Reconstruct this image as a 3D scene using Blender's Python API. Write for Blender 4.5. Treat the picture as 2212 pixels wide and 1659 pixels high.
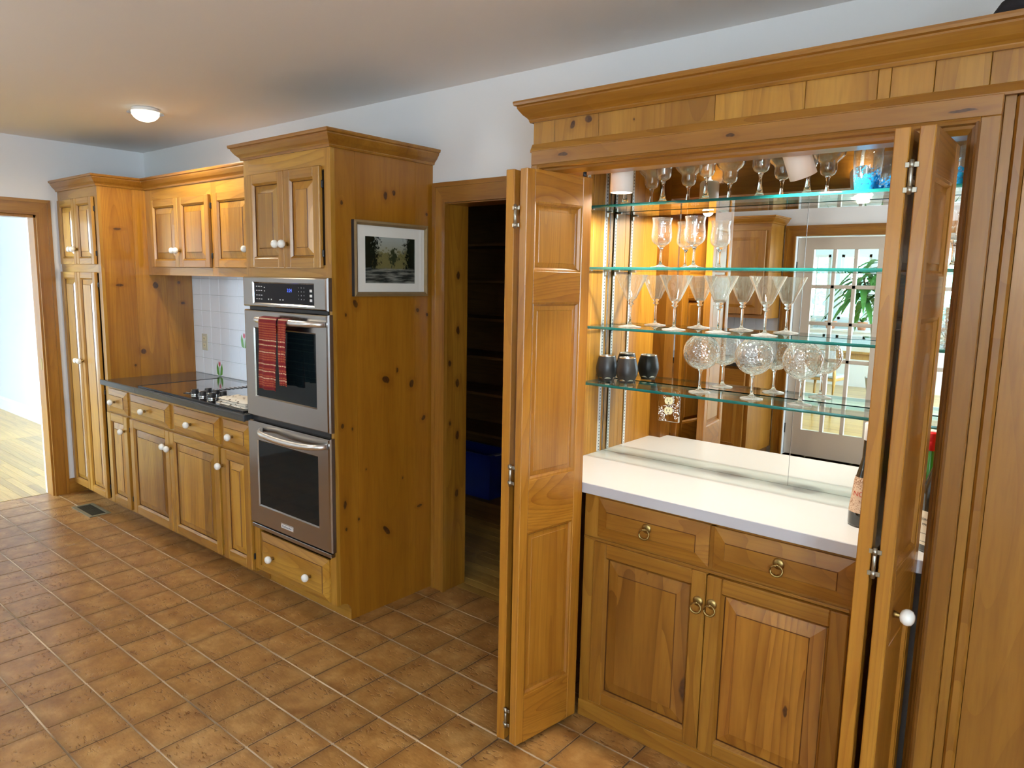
import bpy, bmesh, math, random
from mathutils import Vector, Matrix
random.seed(7)
PI = math.pi
SC = bpy.context.scene
COL = SC.collection
for o in list(bpy.data.objects):
    bpy.data.objects.remove(o)

# ------------------------------------------------------------------ camera
CAM_LOC = Vector((2.31816404, -1.78107826, 1.5847799))
YAW, PITCH, ROLL, FPX = math.radians(39.7551484), math.radians(8.20060076), math.radians(1.11036011), 1565.276
dv = Vector((-math.sin(YAW)*math.cos(PITCH), math.cos(YAW)*math.cos(PITCH), -math.sin(PITCH)))
rv = Vector((math.cos(YAW), math.sin(YAW), 0.0))
uv = rv.cross(dv)
r2 = rv*math.cos(ROLL) + uv*math.sin(ROLL)
u2 = uv*math.cos(ROLL) - rv*math.sin(ROLL)
cam_d = bpy.data.cameras.new('camera')
cam_d.sensor_fit = 'HORIZONTAL'
cam_d.sensor_width = 36.0
cam_d.lens = 36.0*FPX/2212.0
cam_d.clip_start = 0.02
cam = bpy.data.objects.new('camera', cam_d)
COL.objects.link(cam)
cam.matrix_world = Matrix(((r2.x, u2.x, -dv.x, CAM_LOC.x), (r2.y, u2.y, -dv.y, CAM_LOC.y), (r2.z, u2.z, -dv.z, CAM_LOC.z), (0, 0, 0, 1)))
SC.camera = cam

# ------------------------------------------------------------------ world, exposure
SC.view_settings.view_transform = 'Standard'
SC.view_settings.look = 'None'
SC.view_settings.gamma = 1.0
SC.view_settings.use_curve_mapping = False
SC.view_settings.exposure = 0.14
SKY_STRENGTH = 41.0
LAMP_W = 38.0          # the flush ceiling lamps
FILL_W = 26.0       # globes added behind the camera to brighten the ceiling
SPOT_W = 30.0          # the two little spots in the bar
SC.cycles.use_denoising = True
SC.cycles.max_bounces = 8
SC.cycles.diffuse_bounces = 4
SC.cycles.glossy_bounces = 4
SC.cycles.transmission_bounces = 8
SC.cycles.transparent_max_bounces = 20
SC.cycles.caustics_reflective = False
SC.cycles.caustics_refractive = False
SC.cycles.sample_clamp_indirect = 6.0
SC.cycles.use_adaptive_sampling = True
SC.cycles.adaptive_threshold = 0.10
SC.cycles.adaptive_min_samples = 16
w = bpy.data.worlds.new('sky')
SC.world = w
w.use_nodes = True
bg = w.node_tree.nodes['Background']
bg.inputs[0].default_value = (0.66, 0.83, 1.0, 1)
bg.inputs[1].default_value = SKY_STRENGTH


def portal(name, loc, rot, sx, sy):
    """marks a window opening for the sampler; gives off no light of its own"""
    d = bpy.data.lights.new(name, 'AREA')
    d.shape = 'RECTANGLE'
    d.size, d.size_y = sx, sy
    d.cycles.is_portal = True
    o = bpy.data.objects.new(name, d)
    COL.objects.link(o)
    o.location = loc
    o.rotation_euler = rot
    return o


# ------------------------------------------------------------------ materials
MATS = {}


def new_mat(name):
    m = bpy.data.materials.new(name)
    m.use_nodes = True
    nt = m.node_tree
    MATS[name] = m
    return m, nt, nt.nodes['Principled BSDF'], nt.nodes, nt.links


def math_node(nt, op, a, b=None, clamp=False):
    n = nt.nodes.new('ShaderNodeMath')
    n.operation = op
    n.use_clamp = clamp
    for i, v in enumerate((a, b)):
        if v is None:
            continue
        if isinstance(v, (int, float)):
            n.inputs[i].default_value = v
        else:
            nt.links.new(v, n.inputs[i])
    return n.outputs[0]


def mix_rgb(nt, fac, a, b, mode='MIX'):
    n = nt.nodes.new('ShaderNodeMix')
    n.data_type = 'RGBA'
    n.blend_type = mode
    for k, v in ((0, fac), (6, a), (7, b)):
        if isinstance(v, (int, float)):
            n.inputs[k].default_value = v
        elif isinstance(v, tuple):
            n.inputs[k].default_value = v if len(v) == 4 else (*v, 1)
        else:
            nt.links.new(v, n.inputs[k])
    return n.outputs[2]


def plain(name, col, rough=0.5, metal=0.0, var=0.0, scale=8.0, spec=0.5, emit=None, es=0.0, coat=0.0, bump=0.0, bscale=60.0, aniso=0.0):
    m, nt, b, N, L = new_mat(name)
    b.inputs['Base Color'].default_value = (*col, 1)
    b.inputs['Roughness'].default_value = rough
    b.inputs['Metallic'].default_value = metal
    b.inputs['Specular IOR Level'].default_value = spec
    b.inputs['Coat Weight'].default_value = coat
    b.inputs['Coat Roughness'].default_value = 0.1
    if emit:
        b.inputs['Emission Color'].default_value = (*emit, 1)
        b.inputs['Emission Strength'].default_value = es
    tc = N.new('ShaderNodeTexCoord')
    if var > 0:
        nz = N.new('ShaderNodeTexNoise')
        nz.inputs['Scale'].default_value = scale
        nz.inputs['Detail'].default_value = 4
        L.new(tc.outputs['Object'], nz.inputs['Vector'])
        c = mix_rgb(nt, nz.outputs['Fac'], tuple(x*(1-var) for x in col), tuple(min(1, x*(1+var)) for x in col))
        L.new(c, b.inputs['Base Color'])
    if bump > 0:
        nb = N.new('ShaderNodeTexNoise')
        nb.inputs['Scale'].default_value = bscale
        nb.inputs['Detail'].default_value = 3
        L.new(tc.outputs['Object'], nb.inputs['Vector'])
        bp = N.new('ShaderNodeBump')
        bp.inputs['Strength'].default_value = bump
        bp.inputs['Distance'].default_value = 0.002
        L.new(nb.outputs['Fac'], bp.inputs['Height'])
        L.new(bp.outputs['Normal'], b.inputs['Normal'])
    return m


def wood(name, lo, mid, hi, axis='z', rough=0.34, coat=0.42, knots=0.0, knot_pts=None, ring=1.0, rnd=0.16, density=1.0, strips=0.0, tone=0.80):
    """varnished board: long streaks along AXIS, growth-ring bands, optional scattered knots, optional knots at given world points"""
    m, nt, b, N, L = new_mat(name)
    tc = N.new('ShaderNodeTexCoord')
    oi = N.new('ShaderNodeObjectInfo')
    shift = N.new('ShaderNodeVectorMath'); shift.operation = 'SCALE'
    shift.inputs[0].default_value = (7.3, 5.1, 9.7)
    L.new(oi.outputs['Random'], shift.inputs['Scale'])
    add = N.new('ShaderNodeVectorMath'); add.operation = 'ADD'
    L.new(tc.outputs['Object'], add.inputs[0]); L.new(shift.outputs[0], add.inputs[1])
    lo, mid, hi = [(c[0]*tone*1.04, c[1]*tone*0.97, c[2]*0.50*tone) for c in (lo, mid, hi)]
    strip_v = None
    vec_out = add.outputs[0]
    if strips > 0:       # several boards glued edge to edge: each its own stretch of grain and its own tone
        sx = N.new('ShaderNodeSeparateXYZ'); L.new(tc.outputs['Object'], sx.inputs[0])
        sid = math_node(nt, 'FLOOR', math_node(nt, 'ADD', math_node(nt, 'MULTIPLY', math_node(nt, 'ADD', sx.outputs['X'], sx.outputs['Y']), 1.0/strips), math_node(nt, 'MULTIPLY', oi.outputs['Random'], 9.0)))
        wn = N.new('ShaderNodeTexWhiteNoise'); wn.noise_dimensions = '1D'; L.new(sid, wn.inputs['W'])
        strip_v = wn.outputs['Value']
        s2 = N.new('ShaderNodeVectorMath'); s2.operation = 'SCALE'; s2.inputs[0].default_value = (4.1, 3.3, 2.7); L.new(strip_v, s2.inputs['Scale'])
        a2 = N.new('ShaderNodeVectorMath'); a2.operation = 'ADD'; L.new(add.outputs[0], a2.inputs[0]); L.new(s2.outputs[0], a2.inputs[1])
        vec_out = a2.outputs[0]
    mp = N.new('ShaderNodeMapping')
    a, p = 0.55, 7.0*density
    mp.inputs['Scale'].default_value = {'z': (p, p, a), 'x': (a, p, p), 'y': (p, a, p)}[axis]
    L.new(vec_out, mp.inputs['Vector'])
    n1 = N.new('ShaderNodeTexNoise'); n1.inputs['Scale'].default_value = 1.3; n1.inputs['Detail'].default_value = 3; n1.inputs['Distortion'].default_value = 0.6
    L.new(mp.outputs[0], n1.inputs['Vector'])
    n2 = N.new('ShaderNodeTexNoise'); n2.inputs['Scale'].default_value = 16.0; n2.inputs['Detail'].default_value = 5
    L.new(mp.outputs[0], n2.inputs['Vector'])
    # growth rings: bands of the distorted broad noise
    n3 = N.new('ShaderNodeTexNoise'); n3.inputs['Scale'].default_value = 0.55; n3.inputs['Detail'].default_value = 1.0; n3.inputs['Distortion'].default_value = 0.3
    L.new(mp.outputs[0], n3.inputs['Vector'])
    saw = math_node(nt, 'FRACT', math_node(nt, 'MULTIPLY', n3.outputs['Fac'], 26.0))
    ringv = math_node(nt, 'POWER', saw, 3.0)
    ramp = N.new('ShaderNodeValToRGB')
    ramp.color_ramp.elements[0].position = 0.28; ramp.color_ramp.elements[0].color = (*lo, 1)
    ramp.color_ramp.elements[1].position = 0.72; ramp.color_ramp.elements[1].color = (*hi, 1)
    e = ramp.color_ramp.elements.new(0.5); e.color = (*mid, 1)
    L.new(n1.outputs['Fac'], ramp.inputs[0])
    col = ramp.outputs[0]
    dark = tuple(x*y for x, y in zip(lo, (0.62, 0.5, 0.4)))
    col = mix_rgb(nt, math_node(nt, 'MULTIPLY', ringv, 0.40*ring), col, dark)
    fine = math_node(nt, 'MULTIPLY', math_node(nt, 'SUBTRACT', 0.55, n2.outputs['Fac'], True), 0.9)
    col = mix_rgb(nt, fine, col, dark)
    kn = (0.055, 0.018, 0.006)
    if knots > 0:
        mk = N.new('ShaderNodeMapping')
        k1, k2 = 3.1, 1.7
        mk.inputs['Scale'].default_value = {'z': (k1, k1, k2), 'x': (k2, k1, k1), 'y': (k1, k2, k1)}[axis]
        L.new(add.outputs[0], mk.inputs['Vector'])
        vo = N.new('ShaderNodeTexVoronoi'); vo.inputs['Scale'].default_value = 1.0; vo.voronoi_dimensions = '3D'
        L.new(mk.outputs[0], vo.inputs['Vector'])
        sep = N.new('ShaderNodeSeparateColor'); L.new(vo.outputs['Color'], sep.inputs[0])
        on = math_node(nt, 'GREATER_THAN', sep.outputs[0], 1.0-knots)
        core = math_node(nt, 'MULTIPLY', math_node(nt, 'MULTIPLY', math_node(nt, 'SUBTRACT', 0.085, vo.outputs['Distance'], True), 26.0, True), on)
        halo = math_node(nt, 'MULTIPLY', math_node(nt, 'MULTIPLY', math_node(nt, 'SUBTRACT', 0.20, vo.outputs['Distance'], True), 3.6, True), on)
        col = mix_rgb(nt, halo, col, dark)
        col = mix_rgb(nt, core, col, kn)
    if knot_pts:
        geo = N.new('ShaderNodeNewGeometry')
        core = halo = None
        wz = N.new('ShaderNodeTexNoise'); wz.inputs['Scale'].default_value = 22; wz.inputs['Detail'].default_value = 2
        L.new(geo.outputs['Position'], wz.inputs['Vector'])
        wa = N.new('ShaderNodeVectorMath'); wa.operation = 'SUBTRACT'; L.new(wz.outputs['Color'], wa.inputs[0]); wa.inputs[1].default_value = (.5, .5, .5)
        wb_ = N.new('ShaderNodeVectorMath'); wb_.operation = 'SCALE'; wb_.inputs['Scale'].default_value = 0.016; L.new(wa.outputs[0], wb_.inputs[0])
        wc_ = N.new('ShaderNodeVectorMath'); wc_.operation = 'ADD'; L.new(geo.outputs['Position'], wc_.inputs[0]); L.new(wb_.outputs[0], wc_.inputs[1])
        wob = wc_.outputs[0]
        for (pos, ext, ang) in knot_pts:
            v = N.new('ShaderNodeVectorMath'); v.operation = 'SUBTRACT'
            L.new(wob, v.inputs[0]); v.inputs[1].default_value = pos
            mm = N.new('ShaderNodeMapping')
            mm.vector_type = 'TEXTURE'
            mm.inputs['Scale'].default_value = ext
            mm.inputs['Rotation'].default_value = ang
            L.new(v.outputs[0], mm.inputs['Vector'])
            ln = N.new('ShaderNodeVectorMath'); ln.operation = 'LENGTH'
            L.new(mm.outputs[0], ln.inputs[0])
            c = math_node(nt, 'MULTIPLY', math_node(nt, 'SUBTRACT', 1.12, ln.outputs['Value'], True), 3.2, True)
            h = math_node(nt, 'MULTIPLY', math_node(nt, 'SUBTRACT', 2.6, ln.outputs['Value'], True), 0.28, True)
            core = c if core is None else math_node(nt, 'MAXIMUM', core, c)
            halo = h if halo is None else math_node(nt, 'MAXIMUM', halo, h)
        nz = N.new('ShaderNodeTexNoise'); nz.inputs['Scale'].default_value = 90; nz.inputs['Detail'].default_value = 2
        L.new(geo.outputs['Position'], nz.inputs['Vector'])
        core = math_node(nt, 'MULTIPLY', core, math_node(nt, 'ADD', 0.55, math_node(nt, 'MULTIPLY', nz.outputs['Fac'], 0.7)), True)
        col = mix_rgb(nt, halo, col, dark)
        col = mix_rgb(nt, core, col, kn)
    br = math_node(nt, 'ADD', 1.0-rnd*0.5, math_node(nt, 'MULTIPLY', oi.outputs['Random'], rnd))
    if strip_v is not None:
        br = math_node(nt, 'MULTIPLY', br, math_node(nt, 'ADD', 0.80, math_node(nt, 'MULTIPLY', strip_v, 0.40)))
    hv = N.new('ShaderNodeHueSaturation')
    L.new(col, hv.inputs['Color']); L.new(br, hv.inputs['Value'])
    L.new(hv.outputs[0], b.inputs['Base Color'])
    b.inputs['Roughness'].default_value = rough
    b.inputs['Coat Weight'].default_value = coat
    b.inputs['Coat Roughness'].default_value = 0.14
    bp = N.new('ShaderNodeBump'); bp.inputs['Strength'].default_value = 0.06; bp.inputs['Distance'].default_value = 0.001
    L.new(n2.outputs['Fac'], bp.inputs['Height'])
    L.new(bp.outputs['Normal'], b.inputs['Normal'])
    return m


P_LO, P_MID, P_HI = (0.38, 0.175, 0.034), (0.50, 0.255, 0.058), (0.61, 0.345, 0.095)
C_LO, C_MID, C_HI = (0.28, 0.115, 0.024), (0.37, 0.165, 0.036), (0.46, 0.22, 0.055)
B_LO, B_MID, B_HI = (0.27, 0.112, 0.024), (0.37, 0.165, 0.038), (0.46, 0.225, 0.058)
for ax in 'xyz':
    wood('bar_'+ax, B_LO, B_MID, B_HI, ax, knots=0.03, coat=0.25)
    wood('pine_'+ax, P_LO, P_MID, P_HI, ax, knots=0.12)
wood('panel_pine', P_LO, P_MID, P_HI, 'z', knots=0.16, strips=0.13)
for ax in 'xyz':
    wood('clear_'+ax, P_LO, P_MID, P_HI, ax, knots=0.0)
    wood('trim_'+ax, C_LO, C_MID, C_HI, ax, knots=0.0, ring=0.5)
wood('interior_pine', (0.42, 0.19, 0.035), (0.55, 0.27, 0.055), (0.65, 0.35, 0.085), 'z', knots=0.26, rough=0.5, coat=0.05, tone=0.95)
wood('fir_z', (0.38, 0.15, 0.026), (0.47, 0.205, 0.038), (0.55, 0.26, 0.055), 'z', ring=0.9, density=1.5)
wood('fir_y', (0.38, 0.15, 0.026), (0.47, 0.205, 0.038), (0.55, 0.26, 0.055), 'y', ring=1.6, density=1.6)
wood('fir_x', (0.38, 0.15, 0.026), (0.47, 0.205, 0.038), (0.55, 0.26, 0.055), 'x', ring=0.9, density=2.0)
wood('trim_shaded_z', (0.15, 0.055, 0.014), (0.21, 0.085, 0.022), (0.28, 0.12, 0.032), 'z', ring=0.5)  # trim with the weaker light of the right side in its colour
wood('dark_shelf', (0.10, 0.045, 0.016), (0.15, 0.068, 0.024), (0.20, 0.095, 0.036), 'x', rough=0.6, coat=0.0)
wood('oak_x', (0.40, 0.24, 0.10), (0.55, 0.35, 0.16), (0.66, 0.45, 0.22), 'x', rough=0.28, coat=0.3, ring=0.6, rnd=0.35, tone=1.0)
wood('oak_y', (0.40, 0.24, 0.10), (0.55, 0.35, 0.16), (0.66, 0.45, 0.22), 'y', rough=0.28, coat=0.3, ring=0.6, rnd=0.35, tone=1.0)
wood('beech', (0.42, 0.24, 0.11), (0.52, 0.31, 0.15), (0.60, 0.38, 0.20), 'z', ring=0.4)
SIDE_KNOTS = [(.424, 1.948, .011, .017, 0), (.474, 1.967, .009, .013, 0), (.179, 1.897, .007, .010, 0), (.248, 1.467, .012, .018, .5), (.679, 1.884, .008, .008, 0),
              (.194, 1.418, .006, .008, 0), (.419, 1.110, .016, .024, 1.0), (.488, 1.149, .006, .011, 0), (.581, 1.074, .016, .020, -.4), (.169, .924, .009, .012, 0),
              (.226, .904, .005, .008, 0), (.177, .559, .009, .021, 0), (.254, .475, .006, .008, 0), (.183, .445, .006, .009, 0), (.419, .378, .012, .030, .7),
              (.662, .896, .010, .016, -.9), (.633, .451, .016, .007, 0), (.620, 1.431, .010, .010, 0), (.683, 1.406, .008, .009, 0), (.30, .70, .004, .006, 0), (.52, .62, .004, .006, 0)]
wood('tower_side', (0.34, 0.132, 0.016), (0.405, 0.165, 0.022), (0.46, 0.198, 0.032), 'z', ring=0.35, coat=0.12,
     knot_pts=[((-.28, y, z), (.03, ry, rz), (a, 0, 0)) for (y, z, ry, rz, a) in SIDE_KNOTS])
wood('tall_side', (0.34, 0.135, 0.018), (0.44, 0.19, 0.028), (0.53, 0.25, 0.045), 'z', ring=0.9,
     knot_pts=[((-2.69, .235, 1.86), (.03, .026, .008), (0, 0, 0)), ((-2.69, .23, 1.50), (.03, .026, .009), (0, 0, 0)), ((-2.69, .36, 1.06), (.03, .02, .018), (0, 0, 0)),
               ((-2.69, .46, 1.50), (.03, .018, .022), (0, 0, 0)), ((-2.69, .62, 1.52), (.03, .012, .01), (0, 0, 0)), ((-2.69, .64, 1.38), (.03, .015, .01), (0, 0, 0)),
               ((-2.69, .30, .97), (.03, .008, .008), (0, 0, 0))])
wood('jamb_pine', (0.30, 0.12, 0.02), (0.40, 0.175, 0.03), (0.48, 0.225, 0.045), 'z',
     knot_pts=[((-.19, .80, z), (.03, .012, .022), (0, 0, 0)) for z in (1.60, 1.33, 1.07, .80, .50)] + [((-.19, .745, 1.17), (.03, .010, .018), (0, 0, 0)), ((-.19, .75, .87), (.03, .008, .012), (0, 0, 0))])
plain('groove_shade', (0.13, 0.045, 0.010), 0.5)  # dark shade painted into panel grooves and field steps
plain('board_gap', (0.055, 0.025, 0.008), 0.8)
plain('plaster', (0.80, 0.80, 0.80), 0.55, var=0.02, scale=3, bump=0.05, bscale=200)
plain('ceiling_paint', (0.91, 0.89, 0.87), 0.8, var=0.015, scale=2, bump=0.05, bscale=300)
plain('hall_paint', (0.66, 0.69, 0.74), 0.6)
plain('dining_paint', (0.72, 0.82, 0.88), 0.6)
plain('white_paint', (0.80, 0.80, 0.78), 0.35)
plain('door_paint', (0.62, 0.55, 0.46), 0.4)
plain('dark', (0.012, 0.012, 0.013), 0.5)
plain('white_laminate', (0.70, 0.70, 0.69), 0.28)
plain('laminate_edge', (0.52, 0.51, 0.54), 0.4)
plain('porcelain', (0.86, 0.85, 0.80), 0.12, coat=0.6)
plain('brass', (0.34, 0.235, 0.085), 0.38, 1.0, var=0.25, scale=120)
plain('nickel', (0.42, 0.40, 0.34), 0.35, 1.0)
plain('black_plastic', (0.015, 0.015, 0.017), 0.35)
plain('countertop_black', (0.035, 0.037, 0.04), 0.13, var=0.35, scale=160, coat=0.3)
plain('counter_edge', (0.040, 0.042, 0.046), 0.4, var=0.3, scale=90)
plain('cooktop_glass', (0.006, 0.006, 0.007), 0.03, coat=1.0)
plain('chrome', (0.7, 0.7, 0.7), 0.15, 1.0)
plain('oven_glass', (0.005, 0.010, 0.012), 0.05, spec=0.22)
plain('oven_display', (0.005, 0.005, 0.009), 0.08, spec=0.2)
plain('display_text', (0.7, 0.7, 0.7), 0.5)
plain('display_blue', (0.05, 0.1, 0.6), 0.5, emit=(0.08, 0.15, 1.0), es=1.2)
plain('cream_plastic', (0.76, 0.68, 0.44), 0.4)
plain('almond_plate', (0.62, 0.58, 0.46), 0.4)
plain('lamp_white', (0.82, 0.80, 0.76), 0.45)
plain('standard_white', (0.78, 0.79, 0.76), 0.4)
plain('slot_black', (0.02, 0.02, 0.02), 0.6)
plain('bulb_glow', (1, 1, 1), 0.5, emit=(1.0, 0.93, 0.80), es=30.0)
plain('niche_fill_glow', (1, 1, 1), 0.5, emit=(1.0, 0.90, 0.72), es=55.0)  # glow added above the spot shades to brighten the niche
plain('dome_glow', (0.9, 0.88, 0.8), 0.4, emit=(1.0, 0.93, 0.78), es=2.2)
plain('gilt_frame', (0.30, 0.20, 0.09), 0.38, 0.35, var=0.15, scale=60)
plain('frame_black', (0.01, 0.01, 0.012), 0.4)
plain('mat_board', (0.90, 0.85, 0.74), 0.85)
plain('bin_blue', (0.006, 0.018, 0.16), 0.35)
plain('paper_grey', (0.30, 0.29, 0.26), 0.7)
plain('register_metal', (0.26, 0.24, 0.16), 0.42, 0.5)
plain('register_dark', (0.035, 0.032, 0.018), 0.5)
plain('hat_felt', (0.018, 0.016, 0.02), 0.9)
plain('bottle_cap_white', (0.72, 0.71, 0.68), 0.35)
plain('bottle_red', (0.55, 0.006, 0.008), 0.3)
plain('label_cream', (0.80, 0.72, 0.55), 0.7)
plain('label_tan', (0.46, 0.33, 0.18), 0.7)
plain('print_dark', (0.03, 0.02, 0.02), 0.7)
plain('print_red', (0.45, 0.06, 0.03), 0.7)
plain('cup_black', (0.018, 0.018, 0.020), 0.38)
plain('cup_steel', (0.72, 0.70, 0.66), 0.25, 1.0)
plain('terracotta', (0.50, 0.20, 0.10), 0.8)
plain('pot_stone', (0.45, 0.42, 0.34), 0.8)
plain('soil', (0.03, 0.02, 0.012), 0.9)
plain('leaf_green', (0.06, 0.20, 0.035), 0.4, var=0.5, scale=9)
plain('stem_tan', (0.30, 0.22, 0.12), 0.7)
plain('hedge_leaf', (0.20, 0.40, 0.32), 0.6, var=0.6, scale=3)
plain('seat_fabric', (0.55, 0.58, 0.58), 0.8)
plain('petal_pink', (0.62, 0.12, 0.16), 0.4)
plain('tulip_green', (0.12, 0.34, 0.05), 0.4)
plain('grout_white', (0.52, 0.54, 0.58), 0.8)
plain('glazed_white', (0.83, 0.86, 0.92), 0.18, var=0.03, scale=5)
plain('lawn', (0.10, 0.22, 0.08), 0.9)


def grout():
    m, nt, b, N, L = new_mat('grout')
    tc = N.new('ShaderNodeTexCoord')
    nz = N.new('ShaderNodeTexNoise'); nz.inputs['Scale'].default_value = 2.2; nz.inputs['Detail'].default_value = 4
    L.new(tc.outputs['Object'], nz.inputs['Vector'])
    r = N.new('ShaderNodeValToRGB')
    r.color_ramp.elements[0].position = 0.35; r.color_ramp.elements[0].color = (0.20, 0.135, 0.08, 1)
    r.color_ramp.elements[1].position = 0.62; r.color_ramp.elements[1].color = (0.80, 0.64, 0.46, 1)
    L.new(nz.outputs['Fac'], r.inputs[0])
    # the joints along the cabinets are paler than the cross joints
    sp = N.new('ShaderNodeSeparateXYZ'); L.new(tc.outputs['Object'], sp.inputs[0])
    fy = math_node(nt, 'ABSOLUTE', math_node(nt, 'SUBTRACT', math_node(nt, 'FRACT', math_node(nt, 'ADD', math_node(nt, 'MULTIPLY', sp.outputs['Y'], 1/.2032), 0.5)), 0.5))
    L.new(mix_rgb(nt, math_node(nt, 'LESS_THAN', fy, 0.03), (0.085, 0.045, 0.022), r.outputs[0]), b.inputs['Base Color'])
    b.inputs['Roughness'].default_value = 0.85


def floor_tile():
    m, nt, b, N, L = new_mat('floor_tile')
    geo = N.new('ShaderNodeNewGeometry'); oi = N.new('ShaderNodeObjectInfo')
    sc = N.new('ShaderNodeVectorMath'); sc.operation = 'SCALE'; sc.inputs[0].default_value = (3, 7, 11)
    L.new(oi.outputs['Random'], sc.inputs['Scale'])
    ad = N.new('ShaderNodeVectorMath'); L.new(geo.outputs['Position'], ad.inputs[0]); L.new(sc.outputs[0], ad.inputs[1])
    n1 = N.new('ShaderNodeTexNoise'); n1.inputs['Scale'].default_value = 12; n1.inputs['Detail'].default_value = 6; n1.inputs['Roughness'].default_value = 0.62
    L.new(ad.outputs[0], n1.inputs['Vector'])
    r = N.new('ShaderNodeValToRGB')
    r.color_ramp.elements[0].position = 0.30; r.color_ramp.elements[0].color = (0.255, 0.108, 0.026, 1)
    r.color_ramp.elements[1].position = 0.74; r.color_ramp.elements[1].color = (0.50, 0.285, 0.10, 1)
    e = r.color_ramp.elements.new(0.52); e.color = (0.360, 0.178, 0.050, 1)
    L.new(n1.outputs['Fac'], r.inputs[0])
    # pits, drawn out across the tile
    mp = N.new('ShaderNodeMapping'); mp.inputs['Scale'].default_value = (26, 50, 26); L.new(ad.outputs[0], mp.inputs['Vector'])
    n2 = N.new('ShaderNodeTexNoise'); n2.inputs['Scale'].default_value = 1.6; n2.inputs['Detail'].default_value = 3
    L.new(mp.outputs[0], n2.inputs['Vector'])
    n3 = N.new('ShaderNodeTexNoise'); n3.inputs['Scale'].default_value = 9; n3.inputs['Detail'].default_value = 2
    L.new(ad.outputs[0], n3.inputs['Vector'])
    pit = math_node(nt, 'MULTIPLY', math_node(nt, 'SUBTRACT', n2.outputs['Fac'], 0.57, True), 9.0, True)
    pit = math_node(nt, 'MULTIPLY', pit, math_node(nt, 'MULTIPLY', math_node(nt, 'SUBTRACT', n3.outputs['Fac'], 0.46, True), 9.0, True))
    col = mix_rgb(nt, math_node(nt, 'MULTIPLY', pit, 0.5), r.outputs[0], (0.14, 0.04, 0.01))
    hv = N.new('ShaderNodeHueSaturation'); L.new(col, hv.inputs['Color'])
    sx = N.new('ShaderNodeSeparateXYZ'); L.new(geo.outputs['Position'], sx.inputs[0])
    ed = [math_node(nt, 'ABSOLUTE', math_node(nt, 'SUBTRACT', math_node(nt, 'FRACT', math_node(nt, 'MULTIPLY', sx.outputs[k], 1/.2032)), 0.5)) for k in 'XY']
    em = math_node(nt, 'MAXIMUM', ed[0], ed[1])        # the glaze is browner towards each tile's rim
    rim = math_node(nt, 'MULTIPLY', math_node(nt, 'MULTIPLY', math_node(nt, 'SUBTRACT', em, 0.34, True), 2.2), math_node(nt, 'ADD', 0.3, n1.outputs['Fac']))
    L.new(math_node(nt, 'SUBTRACT', math_node(nt, 'ADD', 1.0, math_node(nt, 'MULTIPLY', oi.outputs['Random'], 0.12)), rim), hv.inputs['Value'])
    L.new(hv.outputs[0], b.inputs['Base Color'])
    b.inputs['Roughness'].default_value = 0.34
    bp = N.new('ShaderNodeBump'); bp.inputs['Strength'].default_value = 0.6; bp.inputs['Distance'].default_value = 0.0045; bp.invert = True
    L.new(math_node(nt, 'ADD', pit, math_node(nt, 'MULTIPLY', n2.outputs['Fac'], 0.35)), bp.inputs['Height'])
    L.new(bp.outputs['Normal'], b.inputs['Normal'])


def steel():
    m, nt, b, N, L = new_mat('steel')
    b.inputs['Base Color'].default_value = (0.42, 0.415, 0.41, 1)
    b.inputs['Metallic'].default_value = 1.0
    b.inputs['Roughness'].default_value = 0.20
    tc = N.new('ShaderNodeTexCoord'); mp = N.new('ShaderNodeMapping'); mp.inputs['Scale'].default_value = (3, 60, 900)
    L.new(tc.outputs['Object'], mp.inputs['Vector'])
    nz = N.new('ShaderNodeTexNoise'); nz.inputs['Scale'].default_value = 1; L.new(mp.outputs[0], nz.inputs['Vector'])
    bp = N.new('ShaderNodeBump'); bp.inputs['Strength'].default_value = 0.04; bp.inputs['Distance'].default_value = 0.001
    L.new(nz.outputs['Fac'], bp.inputs['Height']); L.new(bp.outputs['Normal'], b.inputs['Normal'])


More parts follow.
